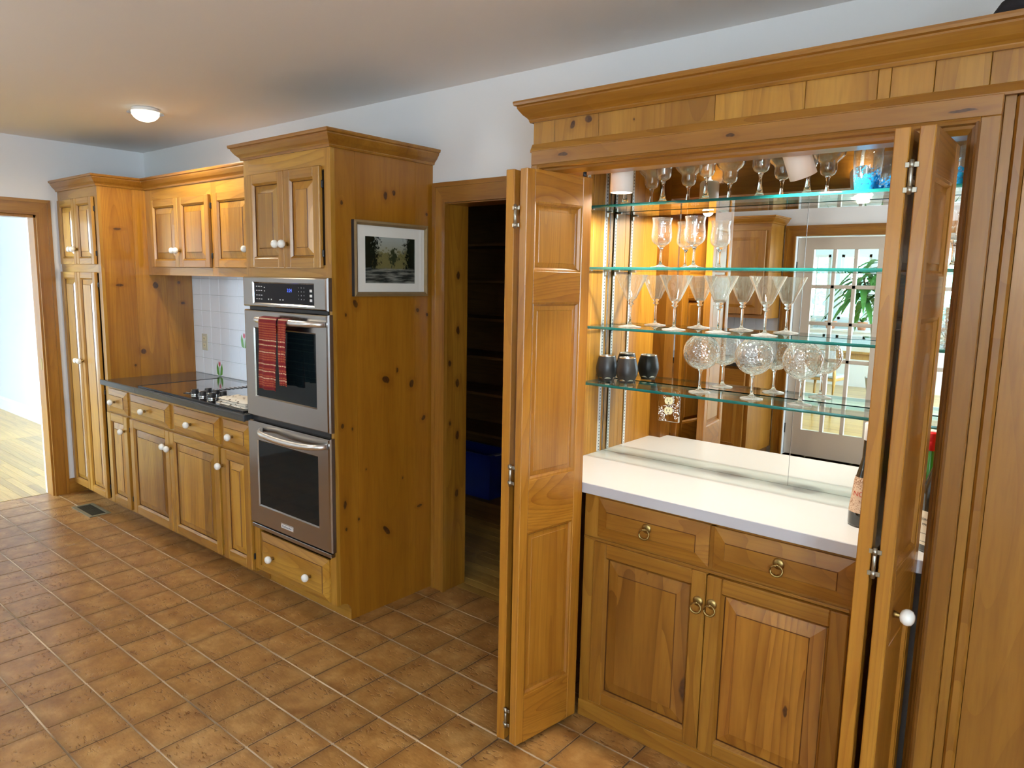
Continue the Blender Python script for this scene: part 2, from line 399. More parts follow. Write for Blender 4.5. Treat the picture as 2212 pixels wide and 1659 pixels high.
def thin_glass(name, tint=(1, 1, 1), rough=0.0, refl=1.0, speck=None, swirl=False, refl_haze=0.0):
    """a thin clear sheet: mostly see-through, reflecting more towards grazing angles; lets light and shadow rays pass"""
    m, nt, b, N, L = new_mat(name)
    N.remove(b)
    out = N['Material Output']
    tr = N.new('ShaderNodeBsdfTransparent'); tr.inputs[0].default_value = (*tint, 1)
    gl = N.new('ShaderNodeBsdfGlossy'); gl.inputs['Roughness'].default_value = rough; gl.inputs['Color'].default_value = (1, 1, 1, 1)
    fr = N.new('ShaderNodeLayerWeight'); fr.inputs['Blend'].default_value = 0.5
    fac = math_node(nt, 'MULTIPLY', math_node(nt, 'ADD', 0.045, math_node(nt, 'MULTIPLY', math_node(nt, 'POWER', fr.outputs['Facing'], 3.5), 0.75)), refl, True)
    mx = N.new('ShaderNodeMixShader')
    L.new(fac, mx.inputs[0]); L.new(tr.outputs[0], mx.inputs[1]); L.new(gl.outputs[0], mx.inputs[2])
    last = mx.outputs[0]
    if refl_haze > 0:       # whitish haze painted in for bright reflections, strongest at grazing edges
        tl = N.new('ShaderNodeBsdfTranslucent'); tl.inputs[0].default_value = (.95, .97, .97, 1)
        dd = N.new('ShaderNodeBsdfDiffuse'); dd.inputs[0].default_value = (.95, .97, .97, 1)
        md = N.new('ShaderNodeMixShader'); md.inputs[0].default_value = .5; L.new(tl.outputs[0], md.inputs[1]); L.new(dd.outputs[0], md.inputs[2])
        mh = N.new('ShaderNodeMixShader'); L.new(math_node(nt, 'MULTIPLY', math_node(nt, 'ADD', .18, math_node(nt, 'MULTIPLY', math_node(nt, 'POWER', fr.outputs['Facing'], 2.5), 2.6)), refl_haze, True), mh.inputs[0]); L.new(last, mh.inputs[1]); L.new(md.outputs[0], mh.inputs[2])
        last = mh.outputs[0]
    if swirl:
        tc = N.new('ShaderNodeTexCoord')
        wv = N.new('ShaderNodeTexVoronoi'); wv.inputs['Scale'].default_value = 95
        L.new(tc.outputs['Object'], wv.inputs['Vector'])
        bp = N.new('ShaderNodeBump'); bp.inputs['Strength'].default_value = 0.9; bp.inputs['Distance'].default_value = 0.004
        L.new(wv.outputs['Distance'], bp.inputs['Height'])
        L.new(bp.outputs['Normal'], gl.inputs['Normal']); L.new(bp.outputs['Normal'], fr.inputs['Normal'])
    if speck:
        tc = N.new('ShaderNodeTexCoord')
        nz = N.new('ShaderNodeTexNoise'); nz.inputs['Scale'].default_value = 130; nz.inputs['Detail'].default_value = 3
        L.new(tc.outputs['Object'], nz.inputs['Vector'])
        sp = N.new('ShaderNodeSeparateXYZ'); L.new(tc.outputs['Object'], sp.inputs[0])
        grad = math_node(nt, 'SUBTRACT', 1.0, math_node(nt, 'MULTIPLY', sp.outputs['Z'], 1.0/speck[0]), True)
        f = math_node(nt, 'MULTIPLY', math_node(nt, 'SUBTRACT', math_node(nt, 'ADD', math_node(nt, 'MULTIPLY', grad, 0.42), math_node(nt, 'SUBTRACT', nz.outputs['Fac'], 0.10)), 0.52, True), 5.0, True)
        f = math_node(nt, 'MULTIPLY', f, math_node(nt, 'GREATER_THAN', grad, 0.02))
        df = N.new('ShaderNodeBsdfTranslucent'); df.inputs[0].default_value = (*speck[1], 1)
        d2 = N.new('ShaderNodeBsdfDiffuse'); d2.inputs[0].default_value = (*speck[1], 1)
        m2 = N.new('ShaderNodeMixShader'); m2.inputs[0].default_value = 0.5
        L.new(df.outputs[0], m2.inputs[1]); L.new(d2.outputs[0], m2.inputs[2])
        m3 = N.new('ShaderNodeMixShader'); L.new(f, m3.inputs[0]); L.new(last, m3.inputs[1]); L.new(m2.outputs[0], m3.inputs[2])
        last = m3.outputs[0]
    L.new(last, out.inputs['Surface'])
    return m


def solid_glass(name, col, rough=0.0, ior=1.5):
    m, nt, b, N, L = new_mat(name)
    b.inputs['Base Color'].default_value = (*col, 1)
    b.inputs['Transmission Weight'].default_value = 1.0
    b.inputs['Roughness'].default_value = rough
    b.inputs['IOR'].default_value = ior
    return m


def mirror():
    m, nt, b, N, L = new_mat('mirror_silver')
    N.remove(b)
    gl = N.new('ShaderNodeBsdfGlossy'); gl.inputs['Roughness'].default_value = 0.0; gl.inputs['Color'].default_value = (0.90, 0.93, 0.91, 1)
    L.new(gl.outputs[0], N['Material Output'].inputs['Surface'])
    m, nt, b, N, L = new_mat('worn_mirror')
    b.inputs['Base Color'].default_value = (0.88, 0.90, 0.88, 1); b.inputs['Metallic'].default_value = 1.0; b.inputs['Roughness'].default_value = 0.02
    tc = N.new('ShaderNodeTexCoord'); nz = N.new('ShaderNodeTexNoise'); nz.inputs['Scale'].default_value = 260; nz.inputs['Detail'].default_value = 2
    L.new(tc.outputs['Object'], nz.inputs['Vector'])
    n2 = N.new('ShaderNodeTexNoise'); n2.inputs['Scale'].default_value = 22; L.new(tc.outputs['Object'], n2.inputs['Vector'])
    f = math_node(nt, 'MULTIPLY', math_node(nt, 'GREATER_THAN', nz.outputs['Fac'], 0.56), math_node(nt, 'GREATER_THAN', n2.outputs['Fac'], 0.50))
    L.new(math_node(nt, 'SUBTRACT', 1.0, f), b.inputs['Metallic'])
    L.new(math_node(nt, 'ADD', 0.02, math_node(nt, 'MULTIPLY', f, 0.7)), b.inputs['Roughness'])


def red_towel():
    m, nt, b, N, L = new_mat('red_towel')
    geo = N.new('ShaderNodeNewGeometry'); sp = N.new('ShaderNodeSeparateXYZ'); L.new(geo.outputs['Position'], sp.inputs[0])
    z, x = sp.outputs['Z'], sp.outputs['X']
    # woven stripes: pale dashed picks every few centimetres, orange ones between, dark red ground
    row = math_node(nt, 'MULTIPLY', z, 92.0)
    rowf = math_node(nt, 'FRACT', row)
    rowi = math_node(nt, 'FLOOR', row)
    wn = N.new('ShaderNodeTexWhiteNoise'); wn.noise_dimensions = '1D'; L.new(rowi, wn.inputs['W'])
    dash = math_node(nt, 'GREATER_THAN', math_node(nt, 'FRACT', math_node(nt, 'ADD', math_node(nt, 'MULTIPLY', x, 150.0), math_node(nt, 'MULTIPLY', wn.outputs['Value'], 3.0))), 0.42)
    line = math_node(nt, 'GREATER_THAN', rowf, 0.5)
    pale = math_node(nt, 'MULTIPLY', math_node(nt, 'MULTIPLY', math_node(nt, 'GREATER_THAN', wn.outputs['Value'], 0.72), dash), line)
    mid = math_node(nt, 'MULTIPLY', math_node(nt, 'MULTIPLY', math_node(nt, 'LESS_THAN', wn.outputs['Value'], 0.36), dash), line)
    c = mix_rgb(nt, math_node(nt, 'MULTIPLY', line, 0.45), (0.23, 0.011, 0.014), (0.11, 0.005, 0.010))
    c = mix_rgb(nt, mid, c, (0.48, 0.13, 0.04))
    c = mix_rgb(nt, pale, c, (0.80, 0.58, 0.34))
    L.new(c, b.inputs['Base Color'])
    b.inputs['Roughness'].default_value = 0.9
    bp = N.new('ShaderNodeBump'); bp.inputs['Strength'].default_value = 0.5; bp.inputs['Distance'].default_value = 0.003
    L.new(rowf, bp.inputs['Height']); L.new(bp.outputs['Normal'], b.inputs['Normal'])


def spotted_cloth():
    m, nt, b, N, L = new_mat('spotted_cloth')
    tc = N.new('ShaderNodeTexCoord'); vo = N.new('ShaderNodeTexVoronoi'); vo.inputs['Scale'].default_value = 38
    L.new(tc.outputs['Object'], vo.inputs['Vector'])
    sp = N.new('ShaderNodeSeparateColor'); L.new(vo.outputs['Color'], sp.inputs[0])
    f = math_node(nt, 'MULTIPLY', math_node(nt, 'LESS_THAN', vo.outputs['Distance'], 0.30), math_node(nt, 'GREATER_THAN', sp.outputs[0], 0.42))
    c = mix_rgb(nt, f, (0.82, 0.77, 0.68), (0.13, 0.085, 0.045))
    L.new(c, b.inputs['Base Color']); b.inputs['Roughness'].default_value = 0.9


def landscape():
    """a small dark painting of a wooded stream: pale sky, black-green trees at both sides, water with pale streaks"""
    m, nt, b, N, L = new_mat('landscape_print')
    geo = N.new('ShaderNodeNewGeometry'); sp = N.new('ShaderNodeSeparateXYZ'); L.new(geo.outputs['Position'], sp.inputs[0])
    u = math_node(nt, 'MULTIPLY', math_node(nt, 'SUBTRACT', sp.outputs['Y'], 0.296), 1/0.297)
    v = math_node(nt, 'MULTIPLY', math_node(nt, 'SUBTRACT', sp.outputs['Z'], 1.557), 1/0.206)
    nz = N.new('ShaderNodeTexNoise'); nz.inputs['Scale'].default_value = 55; nz.inputs['Detail'].default_value = 6; nz.inputs['Roughness'].default_value = 0.7
    L.new(geo.outputs['Position'], nz.inputs['Vector'])
    n = math_node(nt, 'SUBTRACT', nz.outputs['Fac'], 0.5)
    sky = mix_rgb(nt, math_node(nt, 'MULTIPLY', math_node(nt, 'SUBTRACT', v, 0.5), 2.0, True), (0.30, 0.27, 0.13), (0.42, 0.44, 0.40))
    far = math_node(nt, 'MULTIPLY', math_node(nt, 'SUBTRACT', math_node(nt, 'ADD', 0.72, math_node(nt, 'MULTIPLY', n, 0.9)), v), 14.0, True)
    c = mix_rgb(nt, far, sky, (0.20, 0.17, 0.06))
    centre = math_node(nt, 'MULTIPLY', math_node(nt, 'SUBTRACT', math_node(nt, 'ADD', math_node(nt, 'MULTIPLY', n, 0.55), math_node(nt, 'SUBTRACT', 0.13, math_node(nt, 'ABSOLUTE', math_node(nt, 'SUBTRACT', u, 0.56)))), math_node(nt, 'MULTIPLY', math_node(nt, 'ABSOLUTE', math_node(nt, 'SUBTRACT', v, 0.58)), 0.5)), 18.0, True)
    c = mix_rgb(nt, centre, c, (0.035, 0.045, 0.02))
    left = math_node(nt, 'MULTIPLY', math_node(nt, 'SUBTRACT', math_node(nt, 'ADD', 0.29, math_node(nt, 'MULTIPLY', n, 0.75)), u), 12.0, True)
    right = math_node(nt, 'MULTIPLY', math_node(nt, 'SUBTRACT', u, math_node(nt, 'ADD', 0.76, math_node(nt, 'MULTIPLY', n, 0.6))), 12.0, True)
    c = mix_rgb(nt, math_node(nt, 'MAXIMUM', left, right), c, (0.012, 0.016, 0.008))
    mp = N.new('ShaderNodeMapping'); mp.inputs['Scale'].default_value = (1, 14, 120); L.new(geo.outputs['Position'], mp.inputs['Vector'])
    n2 = N.new('ShaderNodeTexNoise'); n2.inputs['Scale'].default_value = 1.0; n2.inputs['Detail'].default_value = 4; L.new(mp.outputs[0], n2.inputs['Vector'])
    water = mix_rgb(nt, math_node(nt, 'MULTIPLY', math_node(nt, 'SUBTRACT', n2.outputs['Fac'], 0.42, True), 3.0, True), (0.03, 0.035, 0.03), (0.34, 0.33, 0.27))
    c = mix_rgb(nt, math_node(nt, 'MULTIPLY', math_node(nt, 'SUBTRACT', math_node(nt, 'ADD', 0.34, math_node(nt, 'MULTIPLY', n, 0.10)), v), 25.0, True), c, water)
    L.new(c, b.inputs['Base Color']); b.inputs['Roughness'].default_value = 0.25


grout(); floor_tile(); steel(); mirror(); red_towel(); spotted_cloth(); landscape()
thin_glass('bowl_glass', (0.992, 0.996, 0.995), refl=2.3, refl_haze=.09)
thin_glass('foot_glass', (0.99, 0.996, 0.994), refl=2.2, refl_haze=.30)
thin_glass('optic_glass', (0.98, 0.99, 0.99), refl=2.6, swirl=True, refl_haze=.09)
thin_glass('blue_speck_glass', (0.94, 0.97, 0.99), refl=1.5, speck=(0.075, (0.02, 0.36, 0.75)), refl_haze=.06)
thin_glass('shelf_glass', (0.93, 0.975, 0.955), refl=1.0)
thin_glass('pane_glass', (0.96, 0.98, 0.98), refl=1.0)
thin_glass('picture_glass', (1, 1, 1), refl=0.7)
thin_glass('acrylic', (0.93, 0.93, 0.92), refl=1.4)
plain('shelf_edge', (0.006, 0.115, 0.110), 0.08, coat=0.8, var=0.5, scale=9)
solid_glass('stem_glass', (0.97, 0.99, 0.99))
solid_glass('green_bottle', (0.10, 0.42, 0.06))
plain('dark_bottle', (0.012, 0.014, 0.010), 0.05, coat=1.0)
plain('green_bottle_body', (0.03, 0.22, 0.02), 0.05, coat=1.0)

# ------------------------------------------------------------------ mesh helpers
class MB:
    """collects shapes in world (or local) coordinates; build() links them as one mesh object"""
    def __init__(self):
        self.v, self.f, self.m, self.s = [], [], [], []

    def add(self, verts, faces, mi=0, smooth=False):
        n = len(self.v)
        self.v += [tuple(p) for p in verts]
        for f in faces:
            self.f.append(tuple(i+n for i in f)); self.m.append(mi); self.s.append(smooth)
        return self

    def box(self, x0, x1, y0, y1, z0, z1, mi=0, c=0.0):
        if x1 < x0: x0, x1 = x1, x0
        if y1 < y0: y0, y1 = y1, y0
        if z1 < z0: z0, z1 = z1, z0
        if c <= 0:
            vs = [(x0, y0, z0), (x1, y0, z0), (x1, y1, z0), (x0, y1, z0), (x0, y0, z1), (x1, y0, z1), (x1, y1, z1), (x0, y1, z1)]
            return self.add(vs, [(0, 3, 2, 1), (4, 5, 6, 7), (0, 1, 5, 4), (1, 2, 6, 5), (2, 3, 7, 6), (3, 0, 4, 7)], mi)
        c = min(c, (x1-x0)*.45, (y1-y0)*.45, (z1-z0)*.45)
        X, Y, Z = (x0, x1), (y0, y1), (z0, z1)
        idx, vs = {}, []
        for a in (0, 1):
            for b_ in (0, 1):
                for d in (0, 1):
                    sx, sy, sz = (1, -1)[a], (1, -1)[b_], (1, -1)[d]
                    for k in range(3):
                        p = [X[a]+sx*c, Y[b_]+sy*c, Z[d]+sz*c]
                        p[k] = (X[a], Y[b_], Z[d])[k]
                        idx[(a, b_, d, k)] = len(vs); vs.append(tuple(p))
        fs = []
        for a in (0, 1):
            q = [idx[(a, 0, 0, 0)], idx[(a, 1, 0, 0)], idx[(a, 1, 1, 0)], idx[(a, 0, 1, 0)]]; fs.append(q if a else q[::-1])
            q = [idx[(0, a, 0, 1)], idx[(1, a, 0, 1)], idx[(1, a, 1, 1)], idx[(0, a, 1, 1)]]; fs.append(q[::-1] if a else q)
            q = [idx[(0, 0, a, 2)], idx[(1, 0, a, 2)], idx[(1, 1, a, 2)], idx[(0, 1, a, 2)]]; fs.append(q if a else q[::-1])
        for a in (0, 1):
            for b_ in (0, 1):
                q = [idx[(a, b_, 0, 0)], idx[(a, b_, 1, 0)], idx[(a, b_, 1, 1)], idx[(a, b_, 0, 1)]]; fs.append(q if a == b_ else q[::-1])
                q = [idx[(a, 0, b_, 0)], idx[(a, 1, b_, 0)], idx[(a, 1, b_, 2)], idx[(a, 0, b_, 2)]]; fs.append(q[::-1] if a == b_ else q)
                q = [idx[(0, a, b_, 1)], idx[(1, a, b_, 1)], idx[(1, a, b_, 2)], idx[(0, a, b_, 2)]]; fs.append(q if a == b_ else q[::-1])
        for a in (0, 1):
            for b_ in (0, 1):
                for d in (0, 1):
                    q = [idx[(a, b_, d, 0)], idx[(a, b_, d, 1)], idx[(a, b_, d, 2)]]
                    fs.append(q if (a+b_+d) % 2 else q[::-1])
        return self.add(vs, fs, mi)

    def lathe(self, prof, center=(0, 0, 0), seg=20, mi=0, axis='z', closed=False):
        vs, fs = [], []
        n = len(prof)
        for i in range(seg):
            a = 2*PI*i/seg
            for r, h in prof:
                p = (r*math.cos(a), r*math.sin(a), h)
                if axis == 'y': p = (p[0], -p[2], p[1])      # height along -Y
                if axis == 'x': p = (p[2], p[0], p[1])       # height along +X
                vs.append((p[0]+center[0], p[1]+center[1], p[2]+center[2]))
        for i in range(seg):
            j = (i+1) % seg
            for k in range(n-1):
                fs.append((i*n+k, j*n+k, j*n+k+1, i*n+k+1))
        return self.add(vs, fs, mi, True)

    def tube(self, pts, r, seg=8, mi=0):
        pts = [Vector(p) for p in pts]
        rs = r if isinstance(r, (list, tuple)) else [r]*len(pts)
        vs, fs = [], []
        up = Vector((0, 0, 1))
        for i, p in enumerate(pts):
            t = (pts[min(i+1, len(pts)-1)]-pts[max(i-1, 0)]).normalized()
            a = t.cross(up)
            if a.length < 1e-3: a = t.cross(Vector((1, 0, 0)))
            a.normalize(); b_ = t.cross(a)
            for k in range(seg):
                th = 2*PI*k/seg
                vs.append(p+a*rs[i]*math.cos(th)+b_*rs[i]*math.sin(th))
        for i in range(len(pts)-1):
            for k in range(seg):
                k2 = (k+1) % seg
                fs.append((i*seg+k, i*seg+k2, (i+1)*seg+k2, (i+1)*seg+k))
        fs.append(tuple(range(seg))); fs.append(tuple((len(pts)-1)*seg+k for k in reversed(range(seg))))
        return self.add(vs, fs, mi, True)

    def sweep(self, path, prof, z0=0.0, mi=0):
        """PROF (out, up) points carried along the plan PATH, out to the right of the way it runs, mitred at corners"""
        P = [Vector((p[0], p[1])) for p in path]
        D = [(P[i+1]-P[i]).normalized() for i in range(len(P)-1)]
        R = [Vector((d.y, -d.x)) for d in D]
        vs, fs, n = [], [], len(prof)
        for i, p in enumerate(P):
            if i == 0: m_ = R[0]
            elif i == len(P)-1: m_ = R[-1]
            else:
                m_ = (R[i-1]+R[i]); m_ = m_/max(m_.dot(R[i]), 1e-3)
            for (o, h) in prof:
                vs.append((p.x+m_.x*o, p.y+m_.y*o, z0+h))
        for i in range(len(P)-1):
            for k in range(n):
                k2 = (k+1) % n
                fs.append((i*n+k, i*n+k2, (i+1)*n+k2, (i+1)*n+k))
        fs.append(tuple(range(n-1, -1, -1))); fs.append(tuple((len(P)-1)*n+k for k in range(n)))
        return self.add(vs, fs, mi)

    def prism(self, poly, axis, a0, a1, mi=0):
        """POLY of 2-D points pushed along AXIS ('x': (y,z), 'y': (x,z), 'z': (x,y)) from a0 to a1"""
        def P(q, a):
            return (a, q[0], q[1]) if axis == 'x' else (q[0], a, q[1]) if axis == 'y' else (q[0], q[1], a)
        n = len(poly)
        vs = [P(q, a0) for q in poly]+[P(q, a1) for q in poly]
        fs = [tuple(range(n)), tuple(range(2*n-1, n-1, -1))]+[(k, (k+1) % n + 0, (k+1) % n+n, k+n) for k in range(n)]
        return self.add(vs, fs, mi)

    def xform(self, M):
        self.v = [tuple(M @ Vector(p)) for p in self.v]
        return self

    def mesh(self, name, mats, fix=True):
        me = bpy.data.meshes.new(name)
        me.from_pydata(self.v, [], self.f)
        for mn in mats:
            me.materials.append(MATS[mn])
        me.polygons.foreach_set('material_index', self.m)
        me.polygons.foreach_set('use_smooth', self.s)
        if fix:
            bm = bmesh.new(); bm.from_mesh(me)
            bmesh.ops.recalc_face_normals(bm, faces=bm.faces)
            bm.to_mesh(me); bm.free()
        me.update()
        return me

    def build(self, name, mats, parent=None, fix=True):
        if isinstance(mats, str): mats = [mats]
        off = world_loc(parent)
        self.v = [(p[0]-off.x, p[1]-off.y, p[2]-off.z) for p in self.v]
        o = bpy.data.objects.new(name, self.mesh(name, mats, fix))
        COL.objects.link(o)
        o.parent = parent
        return o


def world_loc(o):
    p = Vector((0, 0, 0))
    while o is not None:
        p = p+o.location; o = o.parent
    return p


def tag(o, label=None, cat=None, group=None, kind=None):
    if label: o['label'] = label
    if cat: o['category'] = cat
    if group: o['group'] = group
    if kind: o['kind'] = kind
    return o


def thing(name, label, cat, loc=(0, 0, 0), group=None, kind=None):
    o = bpy.data.objects.new(name, None)
    COL.objects.link(o)
    o.location = loc
    o.empty_display_size = 0.05
    return tag(o, label, cat, group, kind)


def link_copy(src, parent, name=None, loc=None):
    c = src.copy(); COL.objects.link(c); c.parent = parent
    if name: c.name = name
    if loc is not None: c.location = loc
    return c


def copy_tree(o, loc, label, parent=None):
    c = o.copy(); COL.objects.link(c); c.parent = parent
    if loc is not None: c.location = loc
    if label: c['label'] = label
    for ch in o.children:
        copy_tree(ch, None, None, c)
    return c


def lettering(text, size, mat, M, parent, name='lettering', align='CENTER'):
    cu = bpy.data.curves.new(name, 'FONT')
    cu.body = text; cu.size = size; cu.align_x = align; cu.align_y = 'CENTER'; cu.extrude = 0.0002
    cu.materials.append(MATS[mat])
    tmp = bpy.data.objects.new(name+'_curve', cu)
    me = bpy.data.meshes.new_from_object(tmp)
    bpy.data.objects.remove(tmp)
    o = bpy.data.objects.new(name, me)
    COL.objects.link(o)
    o.parent = parent
    o.matrix_local = Matrix.Translation(-world_loc(parent)) @ M
    return o


def facing_front(x, y, z):       # a sign in the plane Y = y that faces -Y
    return Matrix.Translation((x, y, z)) @ Matrix.Rotation(PI/2, 4, 'X')


# ---- joinery shared by all cabinets -------------------------------------------------
KNOB = None


def knob_mesh():
    global KNOB
    if KNOB is None:
        m = MB()
        m.lathe([(0.0, 0.004), (0.0075, 0.004), (0.0060, 0.010), (0.0052, 0.018)], seg=12, mi=1, axis='y')
        m.lathe([(0.0052, 0.016), (0.0125, 0.019), (0.0168, 0.026), (0.0172, 0.032), (0.0140, 0.039), (0.007, 0.043), (0.0, 0.0438)], seg=16, mi=0, axis='y')
        m.v = [(p[0]*1.12, p[1]*1.12, p[2]*1.12) for p in m.v]
        KNOB = m.mesh('knob', ['porcelain', 'brass'])
    return KNOB


def knob(parent, x, y, z, rotz=0.0):
    o = bpy.data.objects.new('knob', knob_mesh())
    COL.objects.link(o); o.parent = parent
    o.location = Vector((x, y, z))-world_loc(parent)
    o.rotation_euler = (0, 0, rotz)
    o['label'] = 'white porcelain knob on brass stem'
    return o


def panel_verts(x0, x1, z0, z1, y, rec, margin, rise):
    """raised panel facing -Y: outer edge set back by REC, sloping up over MARGIN, step, flat field RISE behind the front"""
    yo, yi = y+rec, y+rise+0.003
    r = [(x0, x1, z0, z1, yo), (x0+margin, x1-margin, z0+margin, z1-margin, yi), (x0+margin+.0018, x1-margin-.0018, z0+margin+.0018, z1-margin-.0018, y+rise)]
    vs = []
    for (a, b_, c, d, yy) in r:
        vs += [(a, yy, c), (b_, yy, c), (b_, yy, d), (a, yy, d)]
    fs = []
    for k in (0, 1):
        for i in range(4):
            j = (i+1) % 4
            fs.append((k*4+i, k*4+j, k*4+4+j, k*4+4+i))
    fs.append((8, 9, 10, 11))
    return vs, fs


def door_part(parent, x0, x1, z0, z1, y, knob_at=None, stile=0.052, th=0.02, name='door', wv='clear_z', wh='clear_x', wp='panel_pine', margin=0.036):
    """frame-and-panel door facing -Y with its front at Y = y"""
    m = MB()
    m.box(x0, x0+stile, y, y+th, z0, z1, 0, .003)
    m.box(x1-stile, x1, y, y+th, z0, z1, 0, .003)
    m.box(x0+stile, x1-stile, y+.0004, y+th, z1-stile, z1, 1, .003)
    m.box(x0+stile, x1-stile, y+.0004, y+th, z0, z0+stile, 1, .003)
    # sticking: a small sloped bead round the opening
    a0, a1, b0, b1 = x0+stile, x1-stile, z0+stile, z1-stile
    s = .007
    vs = [(a0, y+.002, b0), (a1, y+.002, b0), (a1, y+.002, b1), (a0, y+.002, b1), (a0+s, y+.011, b0+s), (a1-s, y+.011, b0+s), (a1-s, y+.011, b1-s), (a0+s, y+.011, b1-s)]
    m.add(vs, [(0, 1, 5, 4), (1, 2, 6, 5), (2, 3, 7, 6), (3, 0, 4, 7)], 0)
    g = .0045
    vs = [(a0+s, y+.011, b0+s), (a1-s, y+.011, b0+s), (a1-s, y+.011, b1-s), (a0+s, y+.011, b1-s), (a0+s+.0004, y+.0175, b0+s+.0004), (a1-s-.0004, y+.0175, b0+s+.0004), (a1-s-.0004, y+.0175, b1-s-.0004), (a0+s+.0004, y+.0175, b1-s-.0004), (a0+s+g, y+.0172, b0+s+g), (a1-s-g, y+.0172, b0+s+g), (a1-s-g, y+.0172, b1-s-g), (a0+s+g, y+.0172, b1-s-g)]
    m.add(vs, [(0, 1, 5, 4), (1, 2, 6, 5), (2, 3, 7, 6), (3, 0, 4, 7), (4, 5, 9, 8), (5, 6, 10, 9), (6, 7, 11, 10), (7, 4, 8, 11)], 2)  # groove lining coloured dark to deepen its shade
    d = m.build(name, [wv, wh, 'groove_shade'], parent)
    p = MB()
    vs, fs = panel_verts(a0+.0095, a1-.0095, b0+.0095, b1-.0095, y, .0150, margin, .0025)
    p.add(vs, fs, 0)
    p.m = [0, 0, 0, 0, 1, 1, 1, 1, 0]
    p.build('raised_panel', [wp, 'groove_shade'], d)
    if knob_at:
        knob(d, knob_at[0], y, knob_at[1])
    return d


def drawer_part(parent, x0, x1, z0, z1, y, knobs=(), margin=0.036, wh='pine_x', name='drawer_front'):
    m = MB()
    vs, fs = panel_verts(x0, x1, z0, z1, y, .015, margin, 0.0)
    m.add(vs, fs, 0)
    m.m = [0, 0, 0, 0, 1, 1, 1, 1, 0]
    m.box(x0, x1, y+.015, y+.024, z0, z1, 0)
    d = m.build(name, [wh, 'groove_shade'], parent)
    for (kx, kz) in knobs:
        knob(d, kx, y, kz)
    return d


CROWN = [(0, 0), (.009, 0), (.012, .007), (.012, .010), (.017, .016), (.027, .025), (.037, .039), (.042, .047), (.042, .052), (.050, .055), (.052, .062), (.052, .068), (0, .068)]


def crown_part(parent, path, z):
    # each straight run gets its own grain direction
    return MB().sweep(path, CROWN, z).build('crown_moulding', 'trim_x', parent)


def hinge_marks(parent, x, y, zs):
    for z in zs:
        MB().box(x-.006, x+.004, y-.002, y+.010, z-.016, z+.016, 0, .002).build('hinge', 'black_plastic', parent)

# ================================================================== THE SETTING
XL, XR, YB, YF, H = -3.36, 3.60, 0.72, -3.52, 2.46
S = 0.2032


def struct(name, m, mats, label=None):
    o = m.build(name, mats)
    tag(o, label, None, None, 'structure')
    return o


# floor: grout bed with every tile a piece of its own
fl = struct('floor', MB().box(-3.46, XR, YF, .80, -.05, -.0016), 'grout', 'brown ceramic tile kitchen floor with pale grout joints')
tm = MB().box(-.0997, .0997, -.0994, .0994, -.012, 0.0, 0, .0018).mesh('tile', ['floor_tile'])


def seen_px(x, y, z=0.0):
    q = Vector((x, y, z))-CAM_LOC
    d = q.dot(dv)
    if d < 0.1: return None
    return 1106+FPX*q.dot(r2)/d, 829.5-FPX*q.dot(u2)/d


near, rest = [], []
for i in range(-17, 18):
    for j in range(-18, 4):
        cx, cy = (i+.5)*S, (j+.5)*S
        if cx > XR or cy > .80: continue
        ok = False
        for ox in (-.09, .09):
            for oy in (-.09, .09):
                p = seen_px(cx+ox, cy+oy)
                if p and -5 < p[0] < 2217 and -5 < p[1] < 1664: ok = True
        if cy > .31 and cx < -.35: ok = False
        if cy > .35 and cx > .2: ok = False
        if cx > 1.35: ok = False
        (near if ok else rest).append((cx, cy))
near.sort(key=lambda c: (Vector((c[0], c[1], 0))-CAM_LOC).length)
rest += near[300:]
near = near[:300]
for (cx, cy) in near:
    t = bpy.data.objects.new('tile', tm); COL.objects.link(t); t.parent = fl
    t.location = (cx+random.uniform(-.0006, .0006), cy+random.uniform(-.0006, .0006), random.uniform(-.0006, .0004))
    t.rotation_euler = (random.uniform(-.002, .002), random.uniform(-.002, .002), random.uniform(-.002, .002))
m = MB()
for (cx, cy) in rest:
    m.box(cx-.0997, min(cx+.0997, XR), cy-.0994, min(cy+.0994, .80), -.012, 0)
tag(m.build('tile_field', 'floor_tile', fl), None, None, None, 'stuff')

# plank floors beyond the two doorways and in the dining room
def plank_floor(name, x0, x1, y0, y1, wdt, lens, label, mat, joined=False):
    base = struct(name, MB().box(x0, x1, y0, y1, -.05, -.004), 'board_gap', label)
    ys = []
    y = y1
    while y > y0+1e-3:
        ys.append((max(y-wdt, y0), y)); y -= wdt
    jm = MB()
    for (a, b_) in ys:
        x = x0
        first = True
        while x < x1-1e-3:
            ln = random.uniform(*lens)*(random.uniform(.3, 1) if first else 1)
            first = False
            xe = min(x+ln, x1)
            if x1-xe < .15: xe = x1
            if joined:
                jm.box(x+.0006, xe-.0006, a+.0006, b_-.0006, -.012, 0)
            else:
                MB().box(x+.0006, xe-.0006, a+.0006, b_-.0006, -.012, random.uniform(-.0004, .0003)).build('plank', mat, base, False)
            x = xe
    if joined:
        tag(jm.build('plank_field', mat, base, False), None, None, None, 'stuff')
    return base


plank_floor('floor_hall', -5.6, -3.462, -.75, .784, .057, (.7, 1.6), 'pale oak strip floor of the bright room beyond the doorway', 'oak_x')
struct('floor_hall_far', MB().box(-8.2, -3.462, -3.5, -.75, -.05, 0).box(-8.2, -5.6, -.75, .784, -.05, 0), 'oak_x')
plank_floor('floor_pantry', -1.30, .47, .80, 2.0, .057, (.6, 1.2), 'pale oak strip floor inside the dark pantry closet', 'oak_x')
plank_floor('floor_dining', -4.2, 3.6, -9.4, -3.52, .083, (.8, 1.9), 'oak plank floor of the dining room reflected in the bar mirror', 'oak_x', True)

